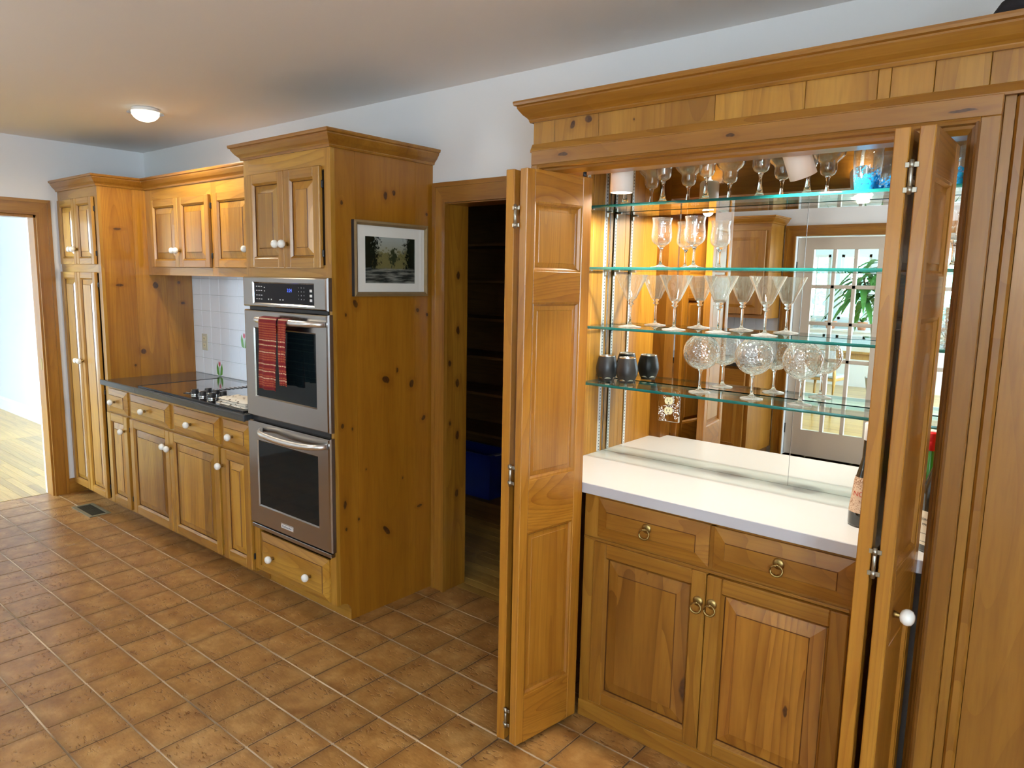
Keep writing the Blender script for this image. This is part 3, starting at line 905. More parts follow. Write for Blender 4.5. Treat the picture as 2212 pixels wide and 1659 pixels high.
# walls
PW0, PW1, PZ = -.185, .45, 1.945
wb = MB()
wb.box(-3.46, PW0, YB, .86, 0, H)
wb.box(PW0, PW1, YB, .86, PZ, H)
wb.box(PW1, .705, YB, .86, 0, H)
wb.box(.705, 2.035, YB, .86, 2.13, H)
wb.box(.705, 2.035, .752, .86, 0, 2.13)
wb.box(2.035, XR+.1, YB, .86, 0, H)
wall_back = struct('wall_back', wb, 'plaster', 'white plaster back wall above the pine cabinets')
DY0, DY1, DZ = -1.0, -.010, 1.955
wl = MB()
wl.box(-3.46, XL, DY1, YB, 0, H)
wl.box(-3.46, XL, DY0, DY1, DZ, H)
wl.box(-3.46, XL, YF, DY0, 0, H)
struct('wall_left', wl, 'plaster', 'cream plaster wall with the open doorway')
KW = (-3.25, -1.75, .96, 2.16)        # window above the sink, in the wall behind the camera
FD0, FD1, FDZ = 0.0, 1.62, 2.02        # french doors
wf = MB()
T = .14
wf.box(-3.46, KW[0], YF-T, YF, 0, H); wf.box(KW[0], KW[1], YF-T, YF, 0, KW[2]); wf.box(KW[0], KW[1], YF-T, YF, KW[3], H)
wf.box(KW[1], FD0, YF-T, YF, 0, H); wf.box(FD0, FD1, YF-T, YF, FDZ, H); wf.box(FD1, XR+.1, YF-T, YF, 0, H)
struct('wall_front', wf, 'plaster', 'plaster wall with french doors, seen only in the bar mirror')
RW = (-3.38, -2.30, .96, 2.16)           # window in the right-hand wall
wr = MB()
wr.box(XR, XR+.1, YF, RW[0], 0, H); wr.box(XR, XR+.1, RW[0], RW[1], 0, RW[2]); wr.box(XR, XR+.1, RW[0], RW[1], RW[3], H); wr.box(XR, XR+.1, RW[1], .86, 0, H)
struct('wall_right', wr, 'plaster')
struct('ceiling', MB().box(-3.46, XR+.1, YF-T, .86, H, H+.08), 'ceiling_paint', 'smooth painted ceiling')

# room beyond the left doorway
hw = MB()
hw.box(-8.2, -3.46, .784, .86, 0, 2.46)
hw.box(-8.3, -8.2, -3.6, .86, 0, 2.46)
hw.box(-8.2, -6.9, -3.6, -3.5, 0, 2.46); hw.box(-6.9, -4.0, -3.6, -3.5, 0, .45); hw.box(-6.9, -4.0, -3.6, -3.5, 2.2, 2.46); hw.box(-4.0, -3.46, -3.6, -3.5, 0, 2.46)
hw.box(-3.466, -3.4605, -3.5, -1.0, 0, 2.46); hw.box(-3.466, -3.4605, -.010, .784, 0, 2.46); hw.box(-3.466, -3.4605, -1.0, -.010, 1.955, 2.46)
struct('wall_hall', hw, 'hall_paint', 'pale blue-white wall of the room beyond the doorway')
struct('ceiling_hall', MB().box(-8.3, -3.46, -3.6, .86, 2.46, 2.54), 'hall_paint')
struct('baseboard_hall', MB().prism([(.784, 0), (.764, 0), (.764, .12), (.772, .135), (.784, .145)], 'x', -8.2, -3.47), 'white_paint', 'tall white baseboard in the room beyond the doorway')
def window_unit(name, axis, a0, a1, z0, z1, c, depth, cols, mat='white_paint', meet=True, label=None):
    """frame, meeting rail and muntins in a wall opening; axis 'x': the opening runs along X in the plane Y = c"""
    f = MB()
    def B(mb, p0, p1, q0, q1, d0, d1):
        if axis == 'x': mb.box(p0, p1, d0, d1, q0, q1)
        else: mb.box(d0, d1, p0, p1, q0, q1)
    w_ = .045
    B(f, a0, a1, z0, z0+w_, c, c+depth); B(f, a0, a1, z1-w_, z1, c, c+depth); B(f, a0, a0+w_, z0, z1, c, c+depth); B(f, a1-w_, a1, z0, z1, c, c+depth)
    o = struct(name, f, mat, label)
    if meet:
        g = MB(); B(g, a0, a1, (z0+z1)/2-.018, (z0+z1)/2+.018, c, c+depth); g.build('meeting_rail', mat, o)
    for k in range(1, cols):
        x = a0+(a1-a0)*k/cols
        g = MB(); B(g, x-.011, x+.011, z0, z1, c+depth*.3, c+depth*.7); g.build('muntin', mat, o)
    g = MB(); B(g, a0+w_, a1-w_, z0+w_, z1-w_, c+depth*.48, c+depth*.52); g.build('pane', 'pane_glass', o)
    return o


window_unit('window_1', 'x', KW[0], KW[1], KW[2], KW[3], YF-.10, .05, 2)
window_unit('window_2', 'y', RW[0], RW[1], RW[2], RW[3], XR+.03, .05, 2)
window_unit('window_3', 'x', -6.9, -4.0, .45, 2.2, -3.57, .05, 4)
portal('portal_sink', ((KW[0]+KW[1])/2, YF-T-.01, 1.56), (PI/2, 0, 0), 1.5, 1.2)
portal('portal_right', (XR+.12, (RW[0]+RW[1])/2, 1.56), (0, PI/2, 0), 1.2, 1.08)
portal('portal_hall', (-5.45, -3.62, 1.325), (PI/2, 0, 0), 2.9, 1.75)

# pantry closet walls
pw = MB()
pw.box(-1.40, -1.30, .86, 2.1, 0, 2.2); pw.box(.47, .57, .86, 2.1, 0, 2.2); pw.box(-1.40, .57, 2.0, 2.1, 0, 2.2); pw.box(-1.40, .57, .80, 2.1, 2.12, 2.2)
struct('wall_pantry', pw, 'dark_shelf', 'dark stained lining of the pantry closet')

# casings and jambs
def casing(name, plane, face, th, i0, i1, o0, o1, zi, zo, label, mats=('trim_z', 'trim_y')):
    """mitred three-sided casing. plane 'x': lies on X = face, runs along Y; 'y': lies on Y = face, runs along X"""
    o = thing(name, label, None, kind='structure')
    ax = plane
    def P(poly, mat, t0, t1, nm):
        MB().prism(poly, ax, t0, t1).build(nm, mat, o)
    s = 1 if th > 0 else -1
    for (i, ou) in ((i0, o0), (i1, o1)):
        d = 1 if ou > i else -1
        P([(i, 0), (ou, 0), (ou, zo), (i, zi)], mats[0], face, face+th, 'side_casing')
        P([(i, 0), (i+d*.016, 0), (i+d*.016, zi+.016), (i, zi)], mats[0], face+th, face+th+s*.007, 'bead')
        P([(ou-d*.020, 0), (ou, 0), (ou, zo), (ou-d*.020, zo-.020)], mats[0], face+th, face+th+s*.005, 'bead')
    P([(i0, zi), (i1, zi), (o1, zo), (o0, zo)], mats[1], face, face+th, 'head_casing')
    d0 = 1 if o0 > i0 else -1
    P([(i0, zi), (i1, zi), (i1-d0*.016, zi+.016), (i0+d0*.016, zi+.016)], mats[1], face+th, face+th+s*.007, 'bead')
    P([(o0, zo), (o1, zo), (o1+d0*.020, zo-.020), (o0-d0*.020, zo-.020)], mats[1], face+th, face+th+s*.005, 'bead')
    return o


c1 = casing('trim_1', 'x', XL, .016, -.018, -.992, .073, -1.083, 1.954, 2.056, 'dark honey pine casing around the doorway to the bright room')
MB().box(-3.47, XL+.002, -.030, -.010, 0, 1.955).box(-3.47, XL+.002, -1.0, -.98, 0, 1.955).box(-3.47, XL+.002, -1.0, -.010, 1.935, 1.955).build('jamb', 'trim_z', c1)
MB().box(-3.50, -3.47, -.030, -.012, 0, 1.95).build('stop_bead', 'white_paint', c1)
MB().box(-3.415, -3.385, -.032, -.0295, .90, .98, 0, .001).build('strike_plate', 'brass', c1)
c2 = casing('trim_2', 'y', YB, -.016, PW0+.008, PW1-.008, -.266, .535, 1.938, 2.032, 'pine casing around the pantry doorway beside the oven cabinet', ('trim_z', 'trim_x'))
MB().box(PW0-.012, PW0+.002, YB, .865, 0, PZ).build('jamb', 'jamb_pine', c2)
MB().box(PW1-.002, PW1+.012, YB, .865, 0, PZ).build('jamb', 'jamb_pine', c2)
MB().box(PW0, PW1, YB, .865, PZ-.012, PZ).build('head_jamb', 'trim_x', c2)
tag(MB().prism([(XL, 0), (XL+.014, 0), (XL+.014, .085), (XL+.006, .10), (XL, .105)], 'y', .074, .21).build('baseboard_left', 'trim_y'), 'short pine baseboard between doorway casing and tall cabinet', None, None, 'structure')

# white glazed backsplash, tile by tile, on the back wall
BW, BH = .1215, .1095
for r in range(7):
    for c in range(15):
        x0 = -2.69+c*BW; z0 = .893+r*BH
        x1, z1 = min(x0+BW, -.957), min(z0+BH, 1.60)
        if x1-x0 < .02 or z1-z0 < .02: continue
        MB().box(x0+.0012, x1-.0012, .7125, .7205, z0+.0012, z1-.0012, 0, .0015).build('backsplash_tile', 'glazed_white', wall_back, False)
MB().box(-2.69, -.957, .715, .7202, .893, 1.60).build('grout_bed', 'grout_white', wall_back)
def tulip(x, z, s):
    m = MB()
    y0, y1 = .7117, .7125
    for d in (-1, 1):
        m.prism([(x+d*.004*s, z-.045*s), (x+d*.030*s, z-.034*s), (x+d*.036*s, z+.002*s), (x+d*.028*s, z+.034*s), (x+d*.012*s, z+.002*s)], 'y', y0, y1, 1)
    m.box(x-.0015*s, x+.0015*s, y0, y1, z-.04*s, z+.02*s, 1)
    m.prism([(x-.010*s, z+.045*s), (x-.012*s, z+.025*s), (x-.006*s, z+.014*s), (x+.006*s, z+.014*s), (x+.012*s, z+.025*s), (x+.010*s, z+.045*s), (x+.004*s, z+.034*s), (x, z+.046*s), (x-.004*s, z+.034*s)], 'y', y0, y1, 0)
    m.build('tulip_print', ['petal_pink', 'tulip_green'], wall_back)
tulip(-2.352, .945, 1.12)
tulip(-2.025, 1.158, 1.12)

# ================================================================== KITCHEN RUN ON THE BACK WALL
FY = .125      # face of tall, base and oven cabinets
CZ = 2.118     # underside of the crown

# ---- tall cabinet in the corner
t = thing('tall_cabinet', 'tall knotty pine cabinet in the corner with two short doors above two long ones', 'cabinet', (-3.02, .42, 0))
MB().box(-3.356, -2.700, FY+.02, .715, .07, CZ).build('carcass', 'board_gap', t)
m = MB()
m.box(-3.356, -3.310, FY, FY+.02, .07, CZ, 0); m.box(-2.735, -2.690, FY, FY+.02, .07, CZ, 0)
m.box(-3.310, -2.735, FY, FY+.02, 2.05, CZ, 1); m.box(-3.310, -2.735, FY, FY+.02, 1.575, 1.635, 1); m.box(-3.310, -2.735, FY, FY+.02, .07, .085, 1)
m.build('face_frame', ['clear_z', 'clear_x'], t)
for (a, b_) in ((.145, .335), (.335, .535), (.535, .714)):
    MB().box(-2.699, -2.690, a, b_-.0010, .07, CZ).build('side_board', 'tall_side', t)
door_part(t, -3.318, -3.032, 1.630, 2.056, .105, (-3.058, 1.727), stile=.042, margin=.030)
door_part(t, -3.028, -2.742, 1.630, 2.056, .105, (-3.004, 1.727), stile=.042, margin=.030)
door_part(t, -3.334, -3.046, .078, 1.580, .105, (-3.072, .985), stile=.042, margin=.030)
door_part(t, -3.042, -2.754, .078, 1.580, .105, (-3.018, .985), stile=.042, margin=.030)
hinge_marks(t, -2.740, FY-.006, (1.98, 1.70, 1.50, .80, .16))
crown_part(t, [(-3.358, FY), (-2.690, FY), (-2.690, .42)], CZ)
MB().box(-3.356, -2.69, .20, .215, 0, .07).build('toe_board', 'trim_x', t)

# ---- wall cabinet over the cooktop
t = thing('wall_cabinet', 'pine wall cabinet with raised-panel doors hung above the black cooktop counter', 'cabinet', (-1.82, .57, 1.57))
UY = .42
MB().box(-2.688, -.957, UY+.02, .711, 1.60, CZ).build('carcass', 'pine_z', t)
m = MB()
m.box(-2.688, -2.590, UY, UY+.02, 1.57, CZ, 0)
for a, b_ in ((-1.835, -1.772), (-1.02, -.957)):
    m.box(a, b_, UY, UY+.02, 1.57, CZ, 0)
for a, b_ in ((-2.590, -1.835), (-1.772, -1.02)):
    m.box(a, b_, UY, UY+.02, 2.03, CZ, 1); m.box(a, b_, UY-.001, UY+.02, 1.57, 1.632, 1)
m.build('face_frame', ['clear_z', 'clear_x'], t)
door_part(t, -2.592, -2.216, 1.620, 2.046, .40, (-2.240, 1.722), stile=.046)
door_part(t, -2.212, -1.836, 1.620, 2.046, .40, (-2.188, 1.722), stile=.046)
door_part(t, -1.778, -1.372, 1.620, 2.046, .40, (-1.396, 1.722), stile=.046)
door_part(t, -1.368, -.962, 1.620, 2.046, .40, None, stile=.046)
hinge_marks(t, -1.832, UY-.006, (1.98, 1.69))
crown_part(t, [(-2.690, UY), (-.957, UY)], CZ)

# ---- base cabinets
def base_unit(label, x0, x1, cx):
    u = thing('base_cabinet', label, 'cabinet', (cx, .4, 0))
    MB().box(x0+.002, x1-.002, FY+.02, .71, .07, .858).build('carcass', 'pine_z', u)
    return u


u1 = base_unit('narrow pine base cabinet beside the tall cabinet, one drawer over one door', -2.69, -2.365, -2.53)
u2 = base_unit('wide pine base cabinet under the cooktop with two drawers over two doors', -2.365, -1.247, -1.8)
u3 = base_unit('narrow pine base cabinet beside the oven, one drawer over one door', -1.247, -.957, -1.1)
for (u, xs, x0, x1) in ((u1, ((-2.690, -2.668), (-2.390, -2.366)), -2.690, -2.366), (u2, ((-2.364, -2.342), (-1.826, -1.774), (-1.268, -1.248)), -2.364, -1.248), (u3, ((-1.246, -1.226), (-.968, -.957)), -1.246, -.957)):
    m = MB()
    for a, b_ in xs: m.box(a, b_, FY, FY+.02, .07, .862, 0)
    for (z0, z1) in ((.07, .085), (.675, .697), (.832, .862)):
        for k in range(len(xs)-1): m.box(xs[k][1], xs[k+1][0], FY, FY+.02, z0, z1, 1)
    m.build('face_frame', ['clear_z', 'clear_x'], u)
    MB().box(x0, x1, .20, .215, 0, .07).build('toe_board', 'trim_x', u)
drawer_part(u1, -2.672, -2.388, .690, .838, .101, [(-2.535, .764)])
door_part(u1, -2.690, -2.392, .078, .680, .105, (-2.416, .590))
drawer_part(u2, -2.344, -1.824, .690, .834, .101, [(-2.10, .761)])
drawer_part(u2, -1.776, -1.264, .690, .834, .101, [(-1.537, .761)])
door_part(u2, -2.352, -1.826, .078, .678, .105, (-1.850, .588))
door_part(u2, -1.822, -1.264, .078, .678, .105, (-1.794, .584))
drawer_part(u3, -1.230, -.966, .690, .834, .101, [(-1.098, .761)])
door_part(u3, -1.240, -.964, .078, .678, .105, (-1.216, .588))
hinge_marks(u1, -2.388, FY-.006, (.60, .15)); hinge_marks(u2, -1.262, FY-.006, (.60, .15)); hinge_marks(u3, -.962, FY-.006, (.60, .15))

# ---- counter, cooktop and what lies on it
t = thing('countertop', 'black polished counter between the tall cabinet and the oven', 'countertop', (-1.8, .4, .862))
MB().box(-2.688, -.957, .094, .7115, .8625, .893, 0, .002).build('slab', 'countertop_black', t)
MB().box(-2.712, -.957, .082, .0945, .860, .893, 0, .003).build('front_edge', 'counter_edge', t)
MB().box(-2.19, -2.188, .0815, .0825, .861, .8925, 0).build('edge_seam', 'slot_black', t)
t = thing('cooktop', 'black glass cooktop with a row of control knobs and a central vent grille', 'cooktop', (-1.65, .36, .893))
MB().box(-2.225, -1.03, .125, .63, .8932, .899, 0, .002).build('glass_top', 'cooktop_glass', t)
MB().box(-2.232, -1.023, .117, .125, .8932, .901, 0, .001).box(-2.232, -2.225, .117, .637, .8932, .901, 0, .001).build('edge_trim', 'black_plastic', t)
m = MB()
m.box(-1.785, -1.735, .18, .60, .8985, .9005, 0)
m.build('vent_grille', 'black_plastic', t)
for k in range(15):
    y = .195+k*.027
    MB().box(-1.782, -1.738, y, y+.010, .9005, .9045, 0, .001).build('vent_slat', 'chrome', t, False)
km = MB().lathe([(0.0, .031), (.017, .031), (.0195, .027), (.020, .010), (.0235, .007), (.0235, 0)], seg=16, mi=0).box(-.004, .004, -.019, .019, .028, .0335, 1).mesh('control_knob', ['black_plastic', 'chrome'])
for (kx, ky) in ((-1.680, .200), (-1.588, .200), (-1.490, .200), (-1.668, .272), (-1.576, .272), (-1.500, .272)):
    k = bpy.data.objects.new('control_knob', km); COL.objects.link(k); k.parent = t; k.location = Vector((kx, ky, .899))-t.location
    MB().lathe([(.0238, 0), (.0245, .004), (.0238, .008)], (kx, ky, .899), 16).build('chrome_ring', 'chrome', k)
def folded_cloth():
    o = thing('folded_cloth', 'white cloth with brown spots folded flat on the cooktop beside the oven', 'cloth', (-1.22, .22, .899))
    for k, (x0, x1, y0, y1, z0, z1) in enumerate(((-1.375, -1.06, .160, .300, .8995, .911), (-1.365, -1.065, .165, .295, .911, .922), (-1.372, -1.07, .168, .300, .922, .932))):
        n = 12
        vs, fs = [], []
        for i in range(n+1):
            for j in range(7):
                x = x0+(x1-x0)*i/n; y = y0+(y1-y0)*j/6
                e = min(1, min(i, n-i)/1.0)*min(1, min(j, 6-j)/1.0)
                zz = z0+(z1-z0)*(e if e < 1 else 1)+.0022*math.sin(i*1.7+k*2)*math.cos(j*1.3+k)*(1 if e else 0)
                vs.append((x+.003*math.sin(j*2.1+k), y+.003*math.sin(i*1.4+k), zz))
        for i in range(n):
            for j in range(6):
                fs.append((i*7+j, (i+1)*7+j, (i+1)*7+j+1, i*7+j+1))
        nb = len(vs)
        vs += [(x0, y0, z0), (x1, y0, z0), (x1, y1, z0), (x0, y1, z0)]
        fs.append((nb, nb+3, nb+2, nb+1))
        MB().add(vs, fs, 0, True).build('fold', 'spotted_cloth', o)
folded_cloth()
t = thing('wall_outlet', 'almond duplex outlet on the white tile backsplash', 'outlet', (-2.535, .712, 1.115))
MB().box(-2.571, -2.499, .7065, .7125, 1.058, 1.172, 0, .002).build('cover_plate', 'almond_plate', t)
for zc in (1.139, 1.091):
    f = MB().box(-2.551, -2.519, .705, .7066, zc-.014, zc+.014, 0, .0006).build('receptacle', 'cream_plastic', t)
    MB().box(-2.543, -2.5405, .7044, .7051, zc-.005, zc+.006).box(-2.5295, -2.527, .7044, .7051, zc-.005, zc+.006).build('slots', 'slot_black', f)

# ---- oven tower
TX0, TX1 = -.957, -.28
t = thing('oven_cabinet', 'tall knotty pine oven cabinet with two doors above and one drawer below the oven', 'cabinet', (-.62, .42, 0))
MB().box(TX0, TX1-.014, FY+.022, .719, 1.590, CZ).box(TX0, TX1-.014, .22, .719, 0, .335).box(TX0, TX0+.02, FY+.022, .719, .335, 1.59).box(TX1-.017, TX1-.0142, .21, .719, 0, CZ).build('carcass', 'board_gap', t)
m = MB()
m.box(TX0, -.915, FY, FY+.022, 1.576, CZ, 0); m.box(-.322, TX1, FY, FY+.022, 1.576, CZ, 0)
m.box(TX0, -.915, FY, FY+.022, .09, .335, 0); m.box(-.322, TX1, FY, FY+.022, .09, .335, 0)
m.box(-.300, TX1, FY, FY+.022, .335, 1.576, 0)
m.box(-.915, -.322, FY, FY+.022, 2.03, CZ, 1); m.box(-.915, -.322, FY, FY+.022, 1.576, 1.630, 1); m.box(-.915, -.322, FY, FY+.022, .09, .115, 1)
m.build('face_frame', ['clear_z', 'clear_x'], t)
notch = [(.147, CZ), (.147, .092)]+[(.147+.008+.052*math.sin(a), .040+.052*math.cos(a)) for a in [PI/2*k/8 for k in range(9)]]+[(.207, 0), (.252, 0), (.252, CZ)]
MB().prism(notch, 'x', TX1-.014, TX1).build('side_board', 'tower_side', t)
for (a, b_) in ((.2526, .604), (.6046, .718)):
    MB().box(TX1-.014, TX1, a+.0006, b_, 0, CZ).build('side_board', 'tower_side', t)
MB().box(TX0, TX1-.002, .205, .219, 0, .09).build('toe_board', 'clear_x', t)
door_part(t, -.903, -.604, 1.617, 2.046, .105, (-.626, 1.722), stile=.046, margin=.034)
door_part(t, -.600, -.334, 1.617, 2.046, .105, (-.572, 1.722), stile=.046, margin=.034)
hinge_marks(t, -.332, FY-.006, (1.97, 1.68))
drawer_part(t, -.888, -.322, .100, .304, .101, [(-.752, .203), (-.444, .199)])
crown_part(t, [(TX0, UY-.052), (TX0, FY), (TX1, FY), (TX1, .719)], CZ)

# ---- double oven
t = thing('double_oven', 'stainless double wall oven with black glass doors built into the tall pine cabinet', 'oven', (-.61, .3, .335))
OX0, OX1, OY = -.948, -.276, .094
MB().box(-.932, -.302, FY-.004, .66, .339, 1.572).build('housing', 'black_plastic', t)
def framed(parent, name, x0, x1, z0, z1, wx0, wx1, wz0, wz1, y, glass, sub):
    """pillow-edged steel front with a recessed glass window"""
    m = MB()
    e = .012
    ring = [(x0, x1, z0, z1, y+.028), (x0, x1, z0, z1, y+.010), (x0+.004, x1-.004, z0+.003, z1-.003, y+.003), (x0+e, x1-e, z0+e*.6, z1-e*.6, y), (wx0-.006, wx1+.006, wz0-.006, wz1+.006, y), (wx0, wx1, wz0, wz1, y+.006)]
    vs = []
    for (a, b_, c, d, yy) in ring:
        vs += [(a, yy, c), (b_, yy, c), (b_, yy, d), (a, yy, d)]
    fs = []
    for k in range(len(ring)-1):
        for i in range(4):
            j = (i+1) % 4
            fs.append((k*4+i, k*4+j, k*4+4+j, k*4+4+i))
    m.add(vs, fs, 0)
    o = m.build(name, 'steel', parent)
    MB().box(wx0-.001, wx1+.001, y+.0055, y+.012, wz0-.001, wz1+.001).build(sub, glass, o)
    return o
cp = framed(t, 'control_panel', OX0, OX1, 1.434, 1.576, -.853, -.372, 1.455, 1.545, OY, 'oven_display', 'display_window')
d1 = framed(t, 'oven_door', OX0+.003, OX1+.003, .900, 1.419, -.855, -.366, 1.005, 1.330, OY, 'oven_glass', 'window_glass')
d2 = framed(t, 'oven_door', OX0+.003, OX1+.003, .352, .876, -.855, -.366, .458, .780, OY, 'oven_glass', 'window_glass')
MB().box(-.940, -.284, .100, FY, .326, .345, 0, .002).build('bottom_trim', 'steel', t)
def handle(parent, z, sag):
    pts, n = [], 16
    for i in range(n+1):
        q = i/n
        bow = math.sin(PI*q)
        pts.append((-.815+.530*q, OY-.004-.042*min(1, bow*2.6)**.7-.003*bow, z-sag*bow))
    m = MB()
    m.tube(pts, [.0125+.003*math.sin(PI*i/n) for i in range(n+1)], 12)
    m.build('handle', 'handle_steel', parent)
plain('handle_steel', (0.86, 0.87, 0.89), 0.30, 1.0)
handle(d1, 1.378, .002)
handle(d2, .842, .016)
bd = MB().box(-.668, -.566, OY-.0022, OY+.001, .381, .407, 0, .0012).build('badge', 'chrome', d2)
MB().box(-.664, -.570, OY-.0026, OY-.002, .385, .403, 0).build('badge_field', 'display_text', bd)
lettering('KitchenAid', .017, 'print_dark', facing_front(-.617, OY-.0029, .394), bd)
TX = OY+.0052
for r, z in enumerate((1.529, 1.510, 1.488, 1.470)):
    for c in range(3):
        MB().box(-.836+c*.020, -.824+c*.020, TX-.0003, TX+.0005, z, z+.003).build('print_mark', 'display_text', cp, False)
for z in (1.524, 1.508):
    MB().box(-.768, -.761, TX-.0003, TX+.0005, z, z+.004).build('print_mark', 'display_text', cp, False)
for x in (-.735, -.712, -.640, -.617):
    MB().box(x, x+.008, TX-.0003, TX+.0005, 1.470, 1.475).build('print_mark', 'display_text', cp, False)
for r in range(4):
    for c in range(3):
        lettering(('123', '456', '789', '*0#')[r][c], .0075, 'display_text', facing_front(-.488+c*.020, TX-.0004, 1.530-r*.017), cp)
for z in (1.513, 1.491, 1.471):
    MB().box(-.405, -.388, TX-.0006, TX+.0005, z, z+.011).build('touch_key', 'display_text', cp, False)
lettering('2:24', .022, 'display_blue', facing_front(-.560, TX-.0004, 1.516), cp)
# red towel over the upper handle
def towel():
    o = thing('dish_towel', 'red woven dish towel with pale stripes hanging over the upper oven handle', 'towel', (-.62, .03, 1.07))
    def sheet(x0, x1, ztop, zbot, y, amp, ph, lean):
        n, mrow = 10, 22
        vs, fs = [], []
        for r in range(mrow+1):
            q = r/mrow
            for i in range(n+1):
                p = i/n
                x = x0+(x1-x0)*p+lean*q+.004*math.sin(q*5+ph)
                wv = amp*math.sin(p*PI*3+ph)*(.25+.75*q)
                if q < .08:
                    yy = y+.030*(1-q/.08)**2; zz = ztop-.014*(q/.08)**2+.0
                else:
                    yy = y+wv; zz = ztop-.014-(ztop-.014-zbot)*((q-.08)/.92)
                vs.append((x, yy-.0, zz))
        for r in range(mrow):
            for i in range(n):
                a = r*(n+1)+i
                fs.append((a, a+1, a+n+2, a+n+1))
        return MB().add(vs, fs, 0, True)
    a = sheet(-.700, -.558, 1.3965, 1.064, .0240, .008, .4, -.010).build('front_fold', 'red_towel', o)
    b_ = sheet(-.556, -.488, 1.3940, 1.095, .0285, .007, 1.9, .004).build('rear_fold', 'red_towel', o)
    c = MB()
    vs, fs = [], []
    for i in range(6):
        p = i/5
        vs += [(-.700+.205*p, .052, 1.3960-.002*p), (-.697+.198*p, .064, 1.386), (-.697+.120*p, .070, 1.320)]
    for i in range(5):
        fs += [(i*3, i*3+3, i*3+4, i*3+1), (i*3+1, i*3+4, i*3+5, i*3+2)]
    c.add(vs, fs, 0, True).build('back_fold', 'red_towel', o)
    for q in (a, b_):
        s_ = q.modifiers.new('thickness', 'SOLIDIFY'); s_.thickness = .004; s_.offset = 0
towel()

# ---- framed picture on the side of the oven cabinet
t = thing('framed_picture', 'small gilt-framed landscape painting with wide cream mat on the oven cabinet side', 'picture', (TX1, .45, 1.498))
m = MB()
fy0, fy1, fz0, fz1, fw, fx = .230, .670, 1.498, 1.830, .020, TX1+.024
outer = [(fy0, fz0), (fy1, fz0), (fy1, fz1), (fy0, fz1)]
inner = [(fy0+fw, fz0+fw), (fy1-fw, fz0+fw), (fy1-fw, fz1-fw), (fy0+fw, fz1-fw)]
for i in range(4):
    j = (i+1) % 4
    a, b_, c, d = outer[i], outer[j], inner[j], inner[i]
    mm = MB()
    mid = lambda p, q: ((p[0]+q[0])/2, (p[1]+q[1])/2)
    am, bm_ = mid(a, d), mid(b_, c)
    vs = [(TX1+.001, *a), (TX1+.001, *b_), (fx-.004, *b_), (fx-.004, *a), (fx, *am), (fx, *bm_), (fx-.006, *d), (fx-.006, *c), (TX1+.001, *d), (TX1+.001, *c)]
    mm.add(vs, [(0, 1, 2, 3)], 1); mm.add(vs, [(3, 2, 5, 4), (4, 5, 7, 6), (6, 7, 9, 8), (8, 9, 1, 0)], 0)
    mm.build('frame_rail', ['gilt_frame', 'frame_black'], t)
m = MB()
x_ = TX1+.012
ip = (.296, .593, 1.557, 1.763)
o_ = (fy0+fw-.002, fy1-fw+.002, fz0+fw-.002, fz1-fw+.002)
vs = [(x_, o_[0], o_[2]), (x_, o_[1], o_[2]), (x_, o_[1], o_[3]), (x_, o_[0], o_[3]), (x_, ip[0], ip[2]), (x_, ip[1], ip[2]), (x_, ip[1], ip[3]), (x_, ip[0], ip[3]),
      (x_-.004, ip[0], ip[2]), (x_-.004, ip[1], ip[2]), (x_-.004, ip[1], ip[3]), (x_-.004, ip[0], ip[3])]
m.add(vs, [(0, 1, 5, 4), (1, 2, 6, 5), (2, 3, 7, 6), (3, 0, 4, 7), (4, 5, 9, 8), (5, 6, 10, 9), (6, 7, 11, 10), (7, 4, 8, 11)], 0)
m.build('mat', 'mat_board', t)
MB().box(TX1+.006, x_-.0035, ip[0]-.002, ip[1]+.002, ip[2]-.002, ip[3]+.002).build('painting', 'landscape_print', t)
MB().box(x_+.0015, x_+.003, o_[0], o_[1], o_[2], o_[3]).build('glazing', 'picture_glass', t)

# ---- pantry closet contents
t = thing('pantry_shelving', 'dark wooden shelves filling the pantry closet behind the doorway', 'shelving', (-.42, 1.8, 0))
for z in (1.808, 1.578, 1.337, 1.094, .855, .588):
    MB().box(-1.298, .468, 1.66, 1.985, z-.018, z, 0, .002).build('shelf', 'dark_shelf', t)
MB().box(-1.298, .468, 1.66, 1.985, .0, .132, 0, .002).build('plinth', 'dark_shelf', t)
t = thing('storage_bin', 'blue plastic bin on the floor shelf of the dark pantry', 'bin', (-.98, 1.8, .132))
m = MB()
rings = [(-1.20, -.755, 1.70, 1.90, .133), (-1.22, -.735, 1.682, 1.92, .420), (-1.232, -.722, 1.670, 1.93, .424), (-1.232, -.722, 1.670, 1.93, .440), (-1.212, -.742, 1.69, 1.91, .440), (-1.19, -.765, 1.71, 1.89, .140)]
vs = []
for (a, b_, c, d, z) in rings: vs += [(a, c, z), (b_, c, z), (b_, d, z), (a, d, z)]
fs = [(3, 2, 1, 0)]
for k in range(len(rings)-1):
    for i in range(4):
        fs.append((k*4+i, k*4+(i+1) % 4, k*4+4+(i+1) % 4, k*4+4+i))
fs.append(tuple(range(len(vs)-4, len(vs))))
m.add(vs, fs).build('tub', 'bin_blue', t)
tag(MB().prism([(-1.15, .30), (-.66, .455), (-.66, .463), (-1.15, .312)], 'y', 1.715, 1.88).build('cardboard_sheet', 'paper_grey'), 'grey sheet of cardboard sticking out of the blue bin', 'cardboard')

